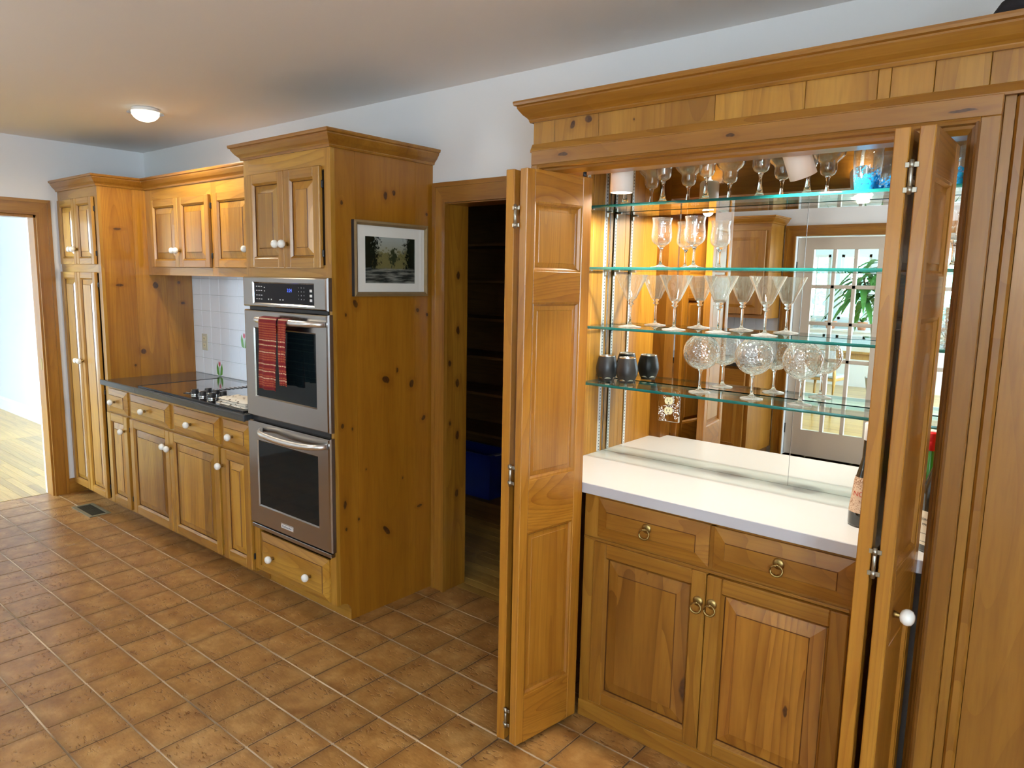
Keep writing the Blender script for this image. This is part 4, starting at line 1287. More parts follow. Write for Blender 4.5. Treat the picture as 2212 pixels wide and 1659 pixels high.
# ---- floor register
t = thing('floor_register', 'bronze metal floor register let into the tiles by the base cabinets', 'vent', (-2.83, .02, 0))
rx0, rx1, ry0, ry1 = -2.985, -2.672, -.043, .088
m = MB()
m.prism([(rx0, ry0), (rx1, ry0), (rx1-.022, ry0+.022), (rx0+.022, ry0+.022)], 'z', .0005, .005)
m.prism([(rx1, ry0), (rx1, ry1), (rx1-.022, ry1-.022), (rx1-.022, ry0+.022)], 'z', .0005, .005)
m.prism([(rx1, ry1), (rx0, ry1), (rx0+.022, ry1-.022), (rx1-.022, ry1-.022)], 'z', .0005, .005)
m.prism([(rx0, ry1), (rx0, ry0), (rx0+.022, ry0+.022), (rx0+.022, ry1-.022)], 'z', .0005, .005)
m.build('frame', 'register_metal', t)
MB().box(rx0+.022, rx1-.022, ry0+.022, ry1-.022, .0004, .0015).build('duct', 'slot_black', t)
for k in range(19):
    x = rx0+.030+k*.0133
    MB().box(x, x+.006, ry0+.022, ry1-.022, .0015, .0040).build('louver', 'register_dark', t, False)
MB().box((rx0+rx1)/2-.004, (rx0+rx1)/2+.004, ry0+.022, ry1-.022, .0015, .0045).build('cross_bar', 'register_dark', t)

# ---- flush ceiling lamp (one in view, unseen fill globes added behind the camera)
def ceiling_lamp(x, y, label):
    o = thing('ceiling_lamp', label, 'lamp', (x, y, H), 'flush ceiling lamps')
    MB().lathe([(0, 0), (.066, 0), (.070, -.004), (.070, -.016), (.062, -.020), (0, -.020)], (x, y, H), 28).build('base_pan', 'lamp_white', o)
    MB().lathe([(.058, -.026), (.090, -.023), (.092, -.026), (.058, -.030)], (x, y, H), 32).build('glass_rim', 'acrylic', o)
    MB().lathe([(.070, -.022), (.068, -.034), (.058, -.048), (.042, -.060), (.022, -.067), (0, -.069)], (x, y, H), 28).build('dome', 'dome_glow', o)
    ld = bpy.data.lights.new('lamp_glow', 'SPOT')
    ld.energy = LAMP_W; ld.color = (1.0, 0.87, 0.66); ld.shadow_soft_size = .08; ld.spot_size = math.radians(176); ld.spot_blend = 0.35
    l = bpy.data.objects.new('lamp_glow', ld); COL.objects.link(l); l.parent = o; l.location = (0, 0, -.10)
    return o
ceiling_lamp(-1.835, .070, 'round flush ceiling lamp with frosted glass dome, lit, above the cooktop')
def fill_pendant(x, y, label):  # unseen lamp added to spread light over the ceiling
    o = thing('fill_lamp', label, 'lamp', (x, y, H), 'fill lamps added behind the camera')
    MB().lathe([(0, -.02), (.05, -.018), (.055, 0)], (x, y, H), 20).build('ceiling_rose', 'lamp_white', o)
    MB().tube([(x, y, H-.018), (x, y, 1.98)], .004, 6).build('cord', 'black_plastic', o)
    MB().lathe([(.015, 1.99), (.03, 1.985), (.075, 1.95), (.09, 1.90), (.075, 1.85), (.03, 1.815), (0, 1.81)], (x, y, 0), 24).build('globe', 'dome_glow', o)
    for (dz, e) in ((1.78, .5), (2.03, .5)):
        ld = bpy.data.lights.new('fill_glow', 'POINT'); ld.energy = FILL_W*e; ld.color = (1.0, 0.96, 0.91); ld.shadow_soft_size = .10
        l = bpy.data.objects.new('fill_glow', ld); COL.objects.link(l); l.parent = o; l.location = (0.11, 0, dz-H)
fill_pendant(1.95, -2.5, 'white glass globe added as fill light behind the camera near the french doors')
fill_pendant(-1.35, -2.15, 'white glass globe added as fill light behind the camera near the sink window')

# ================================================================== BUILT-IN BAR
HX0, HX1, HY = .703, 2.62, .25
MY = .738                 # face of the mirror
NX0, NX1, NZ = .718, 2.022, 2.115
OPX0, OPX1, OPZ = .775, 2.000, 1.940
hb = thing('bar_surround', 'knotty pine surround of the built-in bar with crown moulding and moulded opening', 'built-in', (1.4, .5, 0))
# frieze boards
fx = [HX0, .7927, .9682, 1.3648, 1.6181, 1.7951, 1.8248, 1.9204, 2.0335, 2.20, 2.40, HX1]
wood('frieze_pine', (0.34, 0.15, 0.03), (0.45, 0.215, 0.046), (0.55, 0.29, 0.075), 'z', knots=0.04, rnd=0.18,
     knot_pts=[((.866, HY, 2.095), (.008, .03, .013), (0, .5, 0)), ((.930, HY, 2.104), (.014, .03, .012), (0, 0, 0)), ((1.10, HY, 2.085), (.003, .03, .004), (0, 0, 0))])
for a, b_ in zip(fx[:-1], fx[1:]):
    MB().box(a+.0006, b_-.0006, HY, HY+.018, 2.0465, CZ+.002, 0, .0012).build('frieze_board', 'frieze_pine', hb)
MB().box(HX0, HX1, HY+.018, HY+.03, 2.03, CZ+.06).build('backing', 'board_gap', hb)
MB().prism([(HY-.004, 2.0465), (HY+.018, 2.0465), (HY+.018, 2.018), (HY-.016, 2.018), (HY-.016, 2.024)], 'x', HX0, HX1).build('rail_strip', 'bar_x', hb)
wood('header_pine', (0.30, 0.12, 0.03), (0.40, 0.175, 0.045), (0.50, 0.24, 0.07), 'x', ring=0.5,
     knot_pts=[((.845, HY-.02, 1.998), (.02, .03, .006), (0, 0, 0)), ((1.425, HY-.02, 1.998), (.013, .03, .005), (0, 0, 0)), ((1.99, HY-.02, 1.992), (.03, .03, .004), (0, 0, 0))])
MB().box(HX0+.008, 2.067, HY-.020, HY+.016, 1.9745, 2.021, 0, .0015).build('header_board', 'header_pine', hb)
MB().box(HX0+.008, .738, HY-.020, HY+.016, 0, 1.974, 0, .0015).build('casing_board', 'bar_z', hb)
MB().box(2.027, 2.067, HY-.020, HY+.016, 0, 1.974, 0, .0015).build('casing_board', 'trim_z', hb)
# moulding round the opening (profile across: from outer edge to inner edge)
prof = [(0, -.022), (.006, -.026), (.012, -.024), (.015, -.012), (.022, -.010), (.028, -.002), (.034, .004), (.034, .020), (0, .020)]
m = MB()
m.prism([(HY+q, 1.974-p) for p, q in prof], 'x', .740, 2.027)
m.build('opening_moulding', 'trim_x', hb)
m = MB(); m.prism([(.738+p*1.05, HY+q) for p, q in prof], 'z', 0, 1.965); m.build('opening_moulding', 'trim_z', hb)
m = MB(); m.prism([(2.029-p*.85, HY+q) for p, q in prof], 'z', 0, 1.965); m.build('opening_moulding', 'trim_shaded_z', hb)  # same moulding, darkened for the weaker light on this side
# jambs and lintel behind the moulding, niche lining
MB().box(NX0, OPX0, HY+.02, .345, 0, NZ).build('jamb', 'bar_z', hb)
MB().box(OPX1, 2.05, HY+.02, .345, 0, NZ).build('jamb', 'trim_z', hb)
MB().box(OPX0, OPX1, HY+.02, .345, OPZ+.004, NZ+.01).build('lintel', 'bar_x', hb)
for a, b_ in ((.346, .470), (.470, .620), (.620, .735)):
    MB().box(HX0, NX0, a, b_-.0004, 0, NZ, 0, .001).build('lining_board', 'interior_pine', hb)
    MB().box(NX1, NX1+.015, a, b_-.0004, 0, NZ, 0, .001).build('lining_board', 'interior_pine', hb)
MB().box(HX0, HX0+.0145, HY+.018, .346, 0, NZ).box(HX0, HX1, .345, .752, NZ+.012, CZ+.06).build('carcass', 'pine_z', hb)
MB().box(NX0, NX1, .345, .745, NZ, NZ+.012).build('soffit', 'white_laminate', hb)
# boards to the right of the opening
for (a, b_, y) in ((2.067, 2.0905, HY), (2.0905, 2.118, HY-.010), (2.118, 2.26, HY-.004), (2.26, 2.44, HY-.004), (2.44, HX1, HY-.004)):
    MB().box(a+.0005, b_-.0005, y, HY+.018, 0, 2.0185, 0, .006 if y < HY-.006 else .001).build('side_board', 'bar_z' if y < HY-.006 else 'trim_z', hb)
MB().box(2.05, HX1, HY+.018, .719, 0, 2.03).build('carcass', 'pine_z', hb)
crown_part(hb, [(HX0, .719), (HX0, HY), (HX1, HY)], CZ)

# mirror in two sheets
for (a, b_, lb) in ((NX0+.001, 1.4875, 'large wall mirror sheet behind the bar shelves, reaching the pine side'), (1.4895, NX1-.001, 'narrower wall mirror sheet behind the bar shelves, beside the right-hand bifold door')):
    t = thing('mirror', lb, 'mirror', ((a+b_)/2, MY, .889), 'mirror sheets at the back of the bar')
    MB().box(a, b_, MY, MY+.006, .889, NZ-.002).build('silvered_sheet', 'mirror_silver', t)
    MB().box(a-.001, a, MY-.0005, MY+.006, .889, NZ-.002).box(a, b_, MY-.0008, MY+.006, .8882, .8898).build('polished_edge', 'chrome', t)

# white counter
t = thing('bar_counter', 'white laminate counter of the built-in bar', 'countertop', (1.37, .5, .852))
MB().box(NX0+.001, NX1-.001, .276, MY-.001, .853, .888).build('top', 'white_laminate', t)
MB().box(NX0+.06, OPX1-.002, .273, .276, .852, .888, 0, .001).build('front_edge', 'laminate_edge', t)

# base cabinet
t = thing('bar_cabinet', 'pine bar cabinet under the white counter with two drawers, two doors and brass ring pulls', 'cabinet', (1.41, .5, 0))
BX0, BX1, BY = .937, 1.897, .300
MB().box(BX0+.004, BX1-.004, BY+.02, .72, .0, .852).build('carcass', 'board_gap', t)
m = MB()
m.box(BX0, 1.000, BY, BY+.02, .060, .852, 0); m.box(1.830, BX1, BY, BY+.02, .060, .852, 0); m.box(1.405, 1.428, BY, BY+.02, .69, .84, 0)
m.box(1.000, 1.830, BY, BY+.02, .836, .852, 1); m.box(1.000, 1.405, BY, BY+.02, .676, .704, 1); m.box(1.428, 1.830, BY, BY+.02, .676, .704, 1); m.box(1.000, 1.830, BY, BY+.02, .060, .085, 1)
m.build('face_frame', ['bar_z', 'bar_x'], t)
MB().box(BX0-.002, BX1+.002, BY-.004, BY+.016, 0, .062, 0, .002).build('base_board', 'bar_x', t)
MB().box(BX0+.002, 1.83, BY-.008, BY, .682, .692, 0, .002).build('rail_bead', 'trim_x', t)
wood('swirl_pine', (0.27, 0.105, 0.022), (0.42, 0.185, 0.045), (0.53, 0.265, 0.075), 'z', ring=1.5, density=0.75, strips=0.105,
     knot_pts=[((1.352, .28, .26), (.016, .05, .05), (0, 0, 0)), ((1.045, .28, .145), (.012, .05, .010), (0, 0, 0)), ((1.68, .28, .33), (.006, .05, .02), (0, 0, 0))])
pull_m = None
def ring_pull(parent, x, y, z):
    global pull_m
    if pull_m is None:
        m = MB()
        m.lathe([(0, .005), (.007, .0048), (.0125, .003), (.0145, 0)], (0, 0, .010), 14, 0, 'y')
        m.tube([(0, -.003, .010), (0, -.012, .008)], .0038, 8)
        m.tube([(.0145*math.cos(a), -.012-.003*math.sin(a*.5), -.004+.0135*math.sin(a)) for a in [PI/2+2*PI*k/20 for k in range(21)]], [.0021+.0012*max(0, -math.sin(PI/2+2*PI*k/20)) for k in range(21)], 7)
        m.v = [(p[0]*1.2, p[1]*1.2, p[2]*1.2) for p in m.v]
        pull_m = m.mesh('ring_pull', ['brass'])
    o = bpy.data.objects.new('ring_pull', pull_m); COL.objects.link(o); o.parent = parent
    o.location = Vector((x, y, z))-world_loc(parent)
    o['label'] = 'antique brass ring pull'
d = drawer_part(t, .998, 1.409, .702, .840, .276, margin=.040, wh='bar_x'); ring_pull(d, 1.196, .276, .768)
d = drawer_part(t, 1.425, 1.835, .702, .838, .276, margin=.040, wh='bar_x'); ring_pull(d, 1.632, .276, .766)
d = door_part(t, .990, 1.4105, .083, .684, .280, None, stile=.050, wp='swirl_pine', wv='bar_z', wh='bar_x', margin=.040); ring_pull(d, 1.388, .280, .574)
d = door_part(t, 1.4135, 1.832, .083, .680, .280, None, stile=.050, wp='swirl_pine', wv='bar_z', wh='bar_x', margin=.040); ring_pull(d, 1.434, .280, .578)

# shelf standards with clips
def slotted():
    m, nt, b, N, L = new_mat('slotted_white')
    geo = N.new('ShaderNodeNewGeometry'); sp = N.new('ShaderNodeSeparateXYZ'); L.new(geo.outputs['Position'], sp.inputs[0])
    tc = N.new('ShaderNodeTexCoord'); so = N.new('ShaderNodeSeparateXYZ'); L.new(tc.outputs['Object'], so.inputs[0])
    fz = math_node(nt, 'FRACT', math_node(nt, 'MULTIPLY', sp.outputs['Z'], 1/.0127))
    inz = math_node(nt, 'MULTIPLY', math_node(nt, 'GREATER_THAN', fz, .30), math_node(nt, 'LESS_THAN', fz, .68))
    iny = math_node(nt, 'LESS_THAN', math_node(nt, 'ABSOLUTE', so.outputs['Y']), .0026)
    c = mix_rgb(nt, math_node(nt, 'MULTIPLY', inz, iny), (0.78, 0.80, 0.78), (0.02, 0.02, 0.02))
    L.new(c, b.inputs['Base Color']); b.inputs['Roughness'].default_value = 0.4
slotted()
SHZ = (1.866, 1.638, 1.414, 1.195)
for (sx, sgn, side) in ((NX0, 1, 'pine side beside the black tumblers'), (NX1, -1, 'right-hand side of the bar, behind the bifold door')):
    for (sy, where) in ((.703, 'rear'), (.575, 'front')):
        o = thing('shelf_standard', f'{where} slotted white shelf standard on the {side}', 'shelf standard', (sx, sy, .89), 'slotted shelf standards in the bar')
        MB().box(sx, sx+sgn*.005, sy-.008, sy+.008, .890, NZ-.004).build('strip', 'slotted_white', o)
        for z in SHZ:
            MB().box(sx+sgn*.005, sx+sgn*.030, sy-.006, sy+.006, z-.0145, z-.0105, 0, .001).box(sx+sgn*.005, sx+sgn*.010, sy-.006, sy+.006, z-.030, z-.0105, 0, .001).build('clip', 'nickel', o)

# glass shelves
for z, lb in zip(SHZ, ('top glass shelf of the bar holding the margarita glasses', 'second glass shelf from the top holding two tulip wine glasses', 'third glass shelf from the top holding four martini glasses', 'lowest glass shelf holding the balloon glasses and black tumblers')):
    o = thing('glass_shelf', lb, 'shelf', (1.37, .64, z-.010), 'glass shelves in the bar')
    x0, x1, y0, y1 = NX0+.012, NX1-.012, .550, .727
    m = MB()
    m.add([(x0, y0, z), (x1, y0, z), (x1, y1, z), (x0, y1, z)], [(0, 1, 2, 3)])
    m.add([(x0, y0, z-.010), (x1, y0, z-.010), (x1, y1, z-.010), (x0, y1, z-.010)], [(3, 2, 1, 0)])
    m.build('pane', 'shelf_glass', o, False)
    m = MB()
    m.prism([(y0, z-.0098), (y0-.0006, z-.005), (y0, z-.0002), (y0+.0030, z-.0002), (y0+.0030, z-.0098)], 'x', x0, x1)
    m.box(x0, x1, y1-.0008, y1, z-.010, z); m.box(x0, x0+.0008, y0, y1, z-.010, z); m.box(x1-.0008, x1, y0, y1, z-.010, z)
    m.build('polished_edge', 'shelf_edge', o)

# ---- glassware -------------------------------------------------------------
def stemware(name, label, cat, group, foot_prof, bowl_prof, glass, loc):
    o = thing(name, label, cat, loc, group)
    f = MB().lathe(foot_prof, (0, 0, 0), 28); f.v = [(p[0]+loc[0], p[1]+loc[1], p[2]+loc[2]) for p in f.v]
    f.m = [1 if max(f.v[i][2] for i in q)-loc[2] < .012 else 0 for q in f.f]
    f.build('stem_and_foot', ['stem_glass', 'foot_glass'], o)
    b_ = MB().lathe(bowl_prof, (0, 0, 0), 32); b_.v = [(p[0]+loc[0], p[1]+loc[1], p[2]+loc[2]) for p in b_.v]
    b_.build('bowl', glass, o)
    return o
FOOT = lambda r, st: [(0, 0.0002), (r, 0.0002), (r, .0022), (r*.55, .0050), (st*2.2, .010), (st*1.2, .018), (st, .028)]
ROWY = .640
z = SHZ[0]+.0005
marg = stemware('margarita_glass', '', 'glass', 'margarita glasses on the top shelf',
    [(0, .0002), (.036, .0002), (.036, .0020), (.022, .006), (.013, .014), (.0085, .030), (.0055, .050), (.0048, .066), (.0075, .078), (.010, .084), (0, .086)],
    [(.0095, .083), (.022, .090), (.028, .104), (.0275, .122), (.030, .130), (.042, .140), (.0515, .152), (.0555, .168), (.0550, .178), (.0545, .178), (.0540, .168), (.050, .153), (.041, .1415), (.029, .1315), (.0265, .123), (.027, .105), (.0215, .0915), (0, .086)],
    'bowl_glass', (.842, ROWY, z))
for k, (x, lb) in enumerate(((.842, 'margarita glass behind the left white spotlight, first in the top row'), (1.000, 'second margarita glass from the pine side on the top shelf'), (1.166, 'middle margarita glass of the five on the top shelf'), (1.358, 'margarita glass just left of the tilted spotlight on the top shelf'), (1.512, 'margarita glass directly behind the tilted white spotlight'))):
    if k == 0: marg['label'] = lb; marg.location = (x, ROWY, z)
    else: copy_tree(marg, (x, ROWY+random.uniform(-.004, .004), z), lb)
z = SHZ[1]+.0005
wine = stemware('wine_glass', 'tulip wine glass nearest the pine side on the second shelf', 'glass', 'tulip wine glasses on the second shelf',
    FOOT(.036, .0042)+[(.0038, .050), (.0045, .062), (.009, .074), (.016, .080), (0, .0815)],
    [(.015, .0795), (.026, .086), (.0345, .097), (.0370, .110), (.0362, .128), (.0335, .150), (.0335, .163), (.0365, .176), (.0370, .179), (.0362, .179), (.0325, .163), (.0325, .150), (.0352, .128), (.036, .110), (.0335, .098), (.0252, .0878), (0, .082)],
    'bowl_glass', (1.003, ROWY, z))
copy_tree(wine, (1.138, .632, z), 'tulip wine glass farther from the pine side on the second shelf')
copy_tree(wine, (1.938, .62, z), 'wine glass seen through the gap beside the right-hand bifold door, second shelf')
z = SHZ[2]+.0005
mart = stemware('martini_glass', '', 'glass', 'martini glasses on the third shelf',
    [(0, .0002), (.043, .0002), (.043, .0016), (.022, .005), (.008, .0095), (.0046, .016), (.0040, .045), (.0042, .075), (.0048, .083), (.0105, .0855), (.0118, .0880), (.0105, .0905), (.0065, .0925), (.0095, .097), (.0140, .103), (0, .106)],
    [(.0130, .1015), (.020, .108), (.0240, .1165), (.0600, .1965), (.0606, .1972), (.0600, .1975), (.0592, .1972), (.0232, .1172), (.0192, .1092), (0, .1065)],
    'bowl_glass', (.888, ROWY, z))
for k, (x, lb) in enumerate(((.885, 'martini glass nearest the pine side on the third shelf'), (1.072, 'second martini glass from the pine side on the third shelf'), (1.243, 'third martini glass from the pine side on the third shelf'), (1.408, 'martini glass farthest from the pine side on the third shelf'))):
    if k == 0: mart['label'] = lb; mart.location = (x, ROWY, z)
    else: copy_tree(mart, (x, ROWY-.004, z), lb)
z = SHZ[3]+.0005
bp_ = []
for k in range(13):
    a = -PI/2+.16+(PI*.80)*k/12
    bp_.append((.0640*math.cos(a), .1465+.064*math.sin(a)))
ball = stemware('balloon_glass', '', 'glass', 'balloon wine glasses on the lowest shelf',
    FOOT(.038, .0044)+[(.0036, .050), (.0042, .068), (.0075, .080), (.0112, .0835), (0, .0855)],
    bp_+[(r-.0008, zz) for (r, zz) in reversed(bp_)], 'optic_glass', (1.182, ROWY, z))
for k, (x, y, lb) in enumerate(((1.184, .640, 'optic balloon glass nearest the black tumblers on the lowest shelf'), (1.378, .636, 'middle optic balloon glass on the lowest shelf'), (1.542, .632, 'optic balloon glass nearest the bifold door on the lowest shelf'))):
    if k == 0: ball['label'] = lb; ball.location = (x, y, z)
    else: copy_tree(ball, (x, y, z), lb)
def tumbler(loc, label, rot):
    o = thing('stemless_tumbler', label, 'tumbler', loc, 'black stemless tumblers on the lowest shelf')
    # facetted foot, round body
    n, vs, fs = 30, [], []
    prof = [(.0300, .0003, 1), (.0330, .008, 1), (.0385, .020, .75), (.0420, .034, .25), (.0430, .046, 0), (.0415, .062, 0), (.0370, .082, 0), (.0325, .0960, 0)]
    for i in range(n):
        a = 2*PI*i/n+rot
        for (r, h, q) in prof:
            seg = 2*PI/6
            loc_a = ((a-rot+seg/2) % seg)-seg/2
            rr = r*((1-q)+q*math.cos(seg/2)/math.cos(loc_a)*1.06)
            vs.append((loc[0]+rr*math.cos(a), loc[1]+rr*math.sin(a), loc[2]+h))
    k = len(prof)
    for i in range(n):
        j = (i+1) % n
        for q in range(k-1): fs.append((i*k+q, j*k+q, j*k+q+1, i*k+q+1))
    fs.append(tuple(i*k for i in reversed(range(n))))
    MB().add(vs, fs, 0, True).build('body', 'cup_black', o)
    MB().lathe([(.0327, .0958), (.0330, .0985), (.0322, .0997), (.0312, .0985), (.0345, .075), (.034, .01), (0, .008)], loc, 28).build('steel_rim', 'cup_steel', o)
tumbler((.775, .662, z), 'matte black stemless tumbler against the pine side of the bar', .2)
tumbler((.872, .655, z), 'matte black stemless tumbler standing second from the pine side', .5)
def blue_glass(loc, label):
    o = thing('blue_tumbler', label, 'glass', loc, 'blue speckled tumblers on the top shelf')
    p = [(.0, .004), (.029, .004), (.030, .0), (.0315, .002), (.0375, .045), (.0410, .090), (.0420, .145), (.0413, .1455), (.0403, .090), (.0368, .045), (.030, .010), (0, .009)]
    m = MB().lathe(p, (0, 0, 0), 32); m.v = [(q[0]+loc[0], q[1]+loc[1], q[2]+loc[2]) for q in m.v]
    m.build('glass_wall', 'blue_speck_glass', o)
blue_glass((1.690, .628, SHZ[0]+.0005), 'clear tumbler with blue crackle base on the top shelf left of the bifold door')
blue_glass((1.805, .632, SHZ[0]+.0005), 'blue-based tumbler half hidden behind the bifold door on the top shelf')
blue_glass((1.932, .622, SHZ[0]+.0005), 'blue-based tumbler showing in the gap beside the bar casing')
def cut_tumbler(loc, label):
    o = thing('cut_tumbler', label, 'glass', loc, None)
    m = MB().lathe([(0, .003), (.034, .0), (.036, .004), (.040, .110), (.0393, .110), (.034, .012), (0, .011)], (0, 0, 0), 24); m.v = [(q[0]+loc[0], q[1]+loc[1], q[2]+loc[2]) for q in m.v]
    m.build('glass_wall', 'optic_glass', o)
cut_tumbler((1.937, .622, SHZ[2]+.0005), 'cut glass tumbler in the gap beside the casing, third shelf')
# ---- bottles
def bottle(name, label, loc, prof, mat, parts):
    o = thing(name, label, 'bottle', loc, 'bottles on the bar counter')
    m = MB().lathe(prof, (0, 0, 0), 28); m.v = [(q[0]+loc[0], q[1]+loc[1], q[2]+loc[2]) for q in m.v]
    b_ = m.build('glass_body', mat, o)
    for (nm, pr, mt) in parts:
        m = MB().lathe(pr, (0, 0, 0), 28); m.v = [(q[0]+loc[0], q[1]+loc[1], q[2]+loc[2]) for q in m.v]
        m.build(nm, mt, o)
    return o
CT = .8885
def tan_label():
    m, nt, b, N, L = new_mat('label_sunset')
    tc = N.new('ShaderNodeTexCoord'); nz = N.new('ShaderNodeTexNoise'); nz.inputs['Scale'].default_value = 260; nz.inputs['Detail'].default_value = 2
    L.new(tc.outputs['Object'], nz.inputs['Vector'])
    n2 = N.new('ShaderNodeTexNoise'); n2.inputs['Scale'].default_value = 14; L.new(tc.outputs['Object'], n2.inputs['Vector'])
    f = math_node(nt, 'MULTIPLY', math_node(nt, 'SUBTRACT', math_node(nt, 'ADD', nz.outputs['Fac'], n2.outputs['Fac']), .92, True), 5.0, True)
    L.new(mix_rgb(nt, f, (0.62, 0.44, 0.30), (0.25, 0.11, 0.05)), b.inputs['Base Color']); b.inputs['Roughness'].default_value = 0.6
tan_label()
b1 = bottle('liqueur_bottle', 'dark bottle with white cap and brown speckled label behind the bifold door', (1.800, .470, CT),
    [(0, .001), (.0385, .001), (.0400, .006), (.0400, .036), (.0375, .060), (.0300, .135), (.0215, .170), (.0150, .200), (.0140, .255), (.0140, .300), (0, .301)], 'dark_bottle',
    [('label', [(.0396, .042), (.0381, .060), (.0308, .134), (.0285, .146)], 'label_sunset'), ('cap', [(.0150, .255), (.0155, .256), (.0155, .303), (.0140, .306), (0, .306)], 'bottle_cap_white')])
lettering('NO', .020, 'print_red', Matrix.Translation((1.800-.008, .470-.0352, CT+.098)) @ Matrix.Rotation(-.25, 4, 'Z') @ Matrix.Rotation(PI/2-.16, 4, 'X'), b1)
bottle('green_bottle', 'green glass bottle with red screw cap in the gap beside the bar casing', (1.957, .480, CT),
    [(0, .001), (.0360, .001), (.0375, .006), (.0375, .170), (.0330, .195), (.0200, .225), (.0150, .250), (.0140, .262), (0, .263)], 'green_bottle_body',
    [('cap', [(.0155, .250), (.0162, .252), (.0162, .276), (.0158, .277), (.0162, .278), (.0162, .297), (.0150, .300), (0, .300)], 'bottle_red'), ('label', [(.0379, .060), (.0379, .165)], 'label_tan')])
b3 = bottle('wine_bottle', 'dark green wine bottle with cream label in the gap beside the bar casing', (2.000, .375, CT),
    [(0, .001), (.0370, .001), (.0385, .006), (.0385, .150), (.0360, .175), (.0260, .205), (.0170, .235), (.0145, .262), (.0140, .300), (0, .301)], 'dark_bottle',
    [('label', [(.0389, .020), (.0389, .112)], 'label_cream')])
for k, (s_, zz, sz) in enumerate((('GEORGES', .090, .0085), ('1990', .076, .0085), ('mis en bouteille', .052, .004), ('au domaine', .030, .004))):
    lettering(s_, sz, 'print_dark', Matrix.Translation((2.000-.0185, .375-.0352, CT+zz)) @ Matrix.Rotation(-.48, 4, 'Z') @ Matrix.Rotation(PI/2, 4, 'X'), b3)

# ---- mirror-plated outlet
t = thing('mirror_outlet', 'cream duplex outlet in a clear mirrored cover plate on the bar mirror', 'outlet', (1.018, MY, 1.116))
MB().box(.974, 1.062, MY-.006, MY-.0005, 1.051, 1.182, 0, .002).build('cover_plate', 'worn_mirror', t)
for zc in (1.133, 1.094):
    m = MB()
    pts = [(1.018+.0172*math.cos(a), zc+max(-.0135, min(.0135, .0172*math.sin(a)))) for a in [2*PI*k/24 for k in range(24)]]
    m.prism(pts, 'y', MY-.0085, MY-.006)
    f = m.build('receptacle', 'cream_plastic', t)
    MB().box(1.0105, 1.0125, MY-.0090, MY-.0084, zc-.002, zc+.007).box(1.0235, 1.0252, MY-.0090, MY-.0084, zc-.001, zc+.006).box(1.0160, 1.0200, MY-.0090, MY-.0084, zc-.010, zc-.006).build('slots', 'slot_black', f)
MB().lathe([(0, .0085), (.003, .0082), (.0034, .006)], (1.018, MY, 1.1135), 10, 0, 'y').build('screw', 'chrome', t)

# ---- the two cylinder spotlights
def spot(loc, tilt, label, aim):
    o = thing('cylinder_spotlight', label, 'lamp', (loc[0], loc[1], NZ), 'white cylinder spotlights in the bar')
    R_ = Matrix.Rotation(.38 if tilt else 0.0, 4, 'X') @ Matrix.Rotation(tilt, 4, 'Y')
    M = Matrix.Translation(loc) @ R_
    MB().lathe([(0, .115), (.030, .115), (.036, .110), (.0385, .102), (.0385, 0), (.0362, 0), (.0362, .030), (.0362, .060), (0, .060)], (0, 0, 0), 28).xform(M).build('shade', 'lamp_white', o)
    MB().lathe([(.0355, .012), (.024, .006), (0, .003)], (0, 0, 0), 24).xform(M).build('bulb', 'bulb_glow', o)
    top = M @ Vector((0, 0, .110))
    MB().tube([tuple(top), (top.x+.002, top.y+.004, (top.z+NZ)/2), (loc[0], loc[1], NZ)], .006, 8).build('swivel_arm', 'lamp_white', o)
    MB().lathe([(0, -.012), (.030, -.010), (.032, 0)], (loc[0], loc[1], NZ), 20).build('ceiling_plate', 'lamp_white', o)
    ld = bpy.data.lights.new('spot_beam', 'SPOT')
    ld.energy = SPOT_W; ld.color = (1.0, 0.93, 0.80); ld.spot_size = math.radians(172); ld.spot_blend = .25; ld.shadow_soft_size = .022
    l = bpy.data.objects.new('spot_beam', ld); COL.objects.link(l); l.parent = o
    l.matrix_local = Matrix.Translation(M @ Vector((0, 0, -.004))-Vector((loc[0], loc[1], NZ))) @ R_
    MB().lathe([(0, .1162), (.022, .1162)], (0, 0, 0), 20).xform(M).build('niche_fill_glow', 'niche_fill_glow', o)  # glowing disc added on the shade to light the upper niche

spot((.973, .398, 1.884), 0.0, 'white cylinder spotlight pointing straight down at the pine side of the bar', None)
spot((1.572, .420, 1.897), -.23, 'white cylinder spotlight tilted sideways above the martini glasses', None)

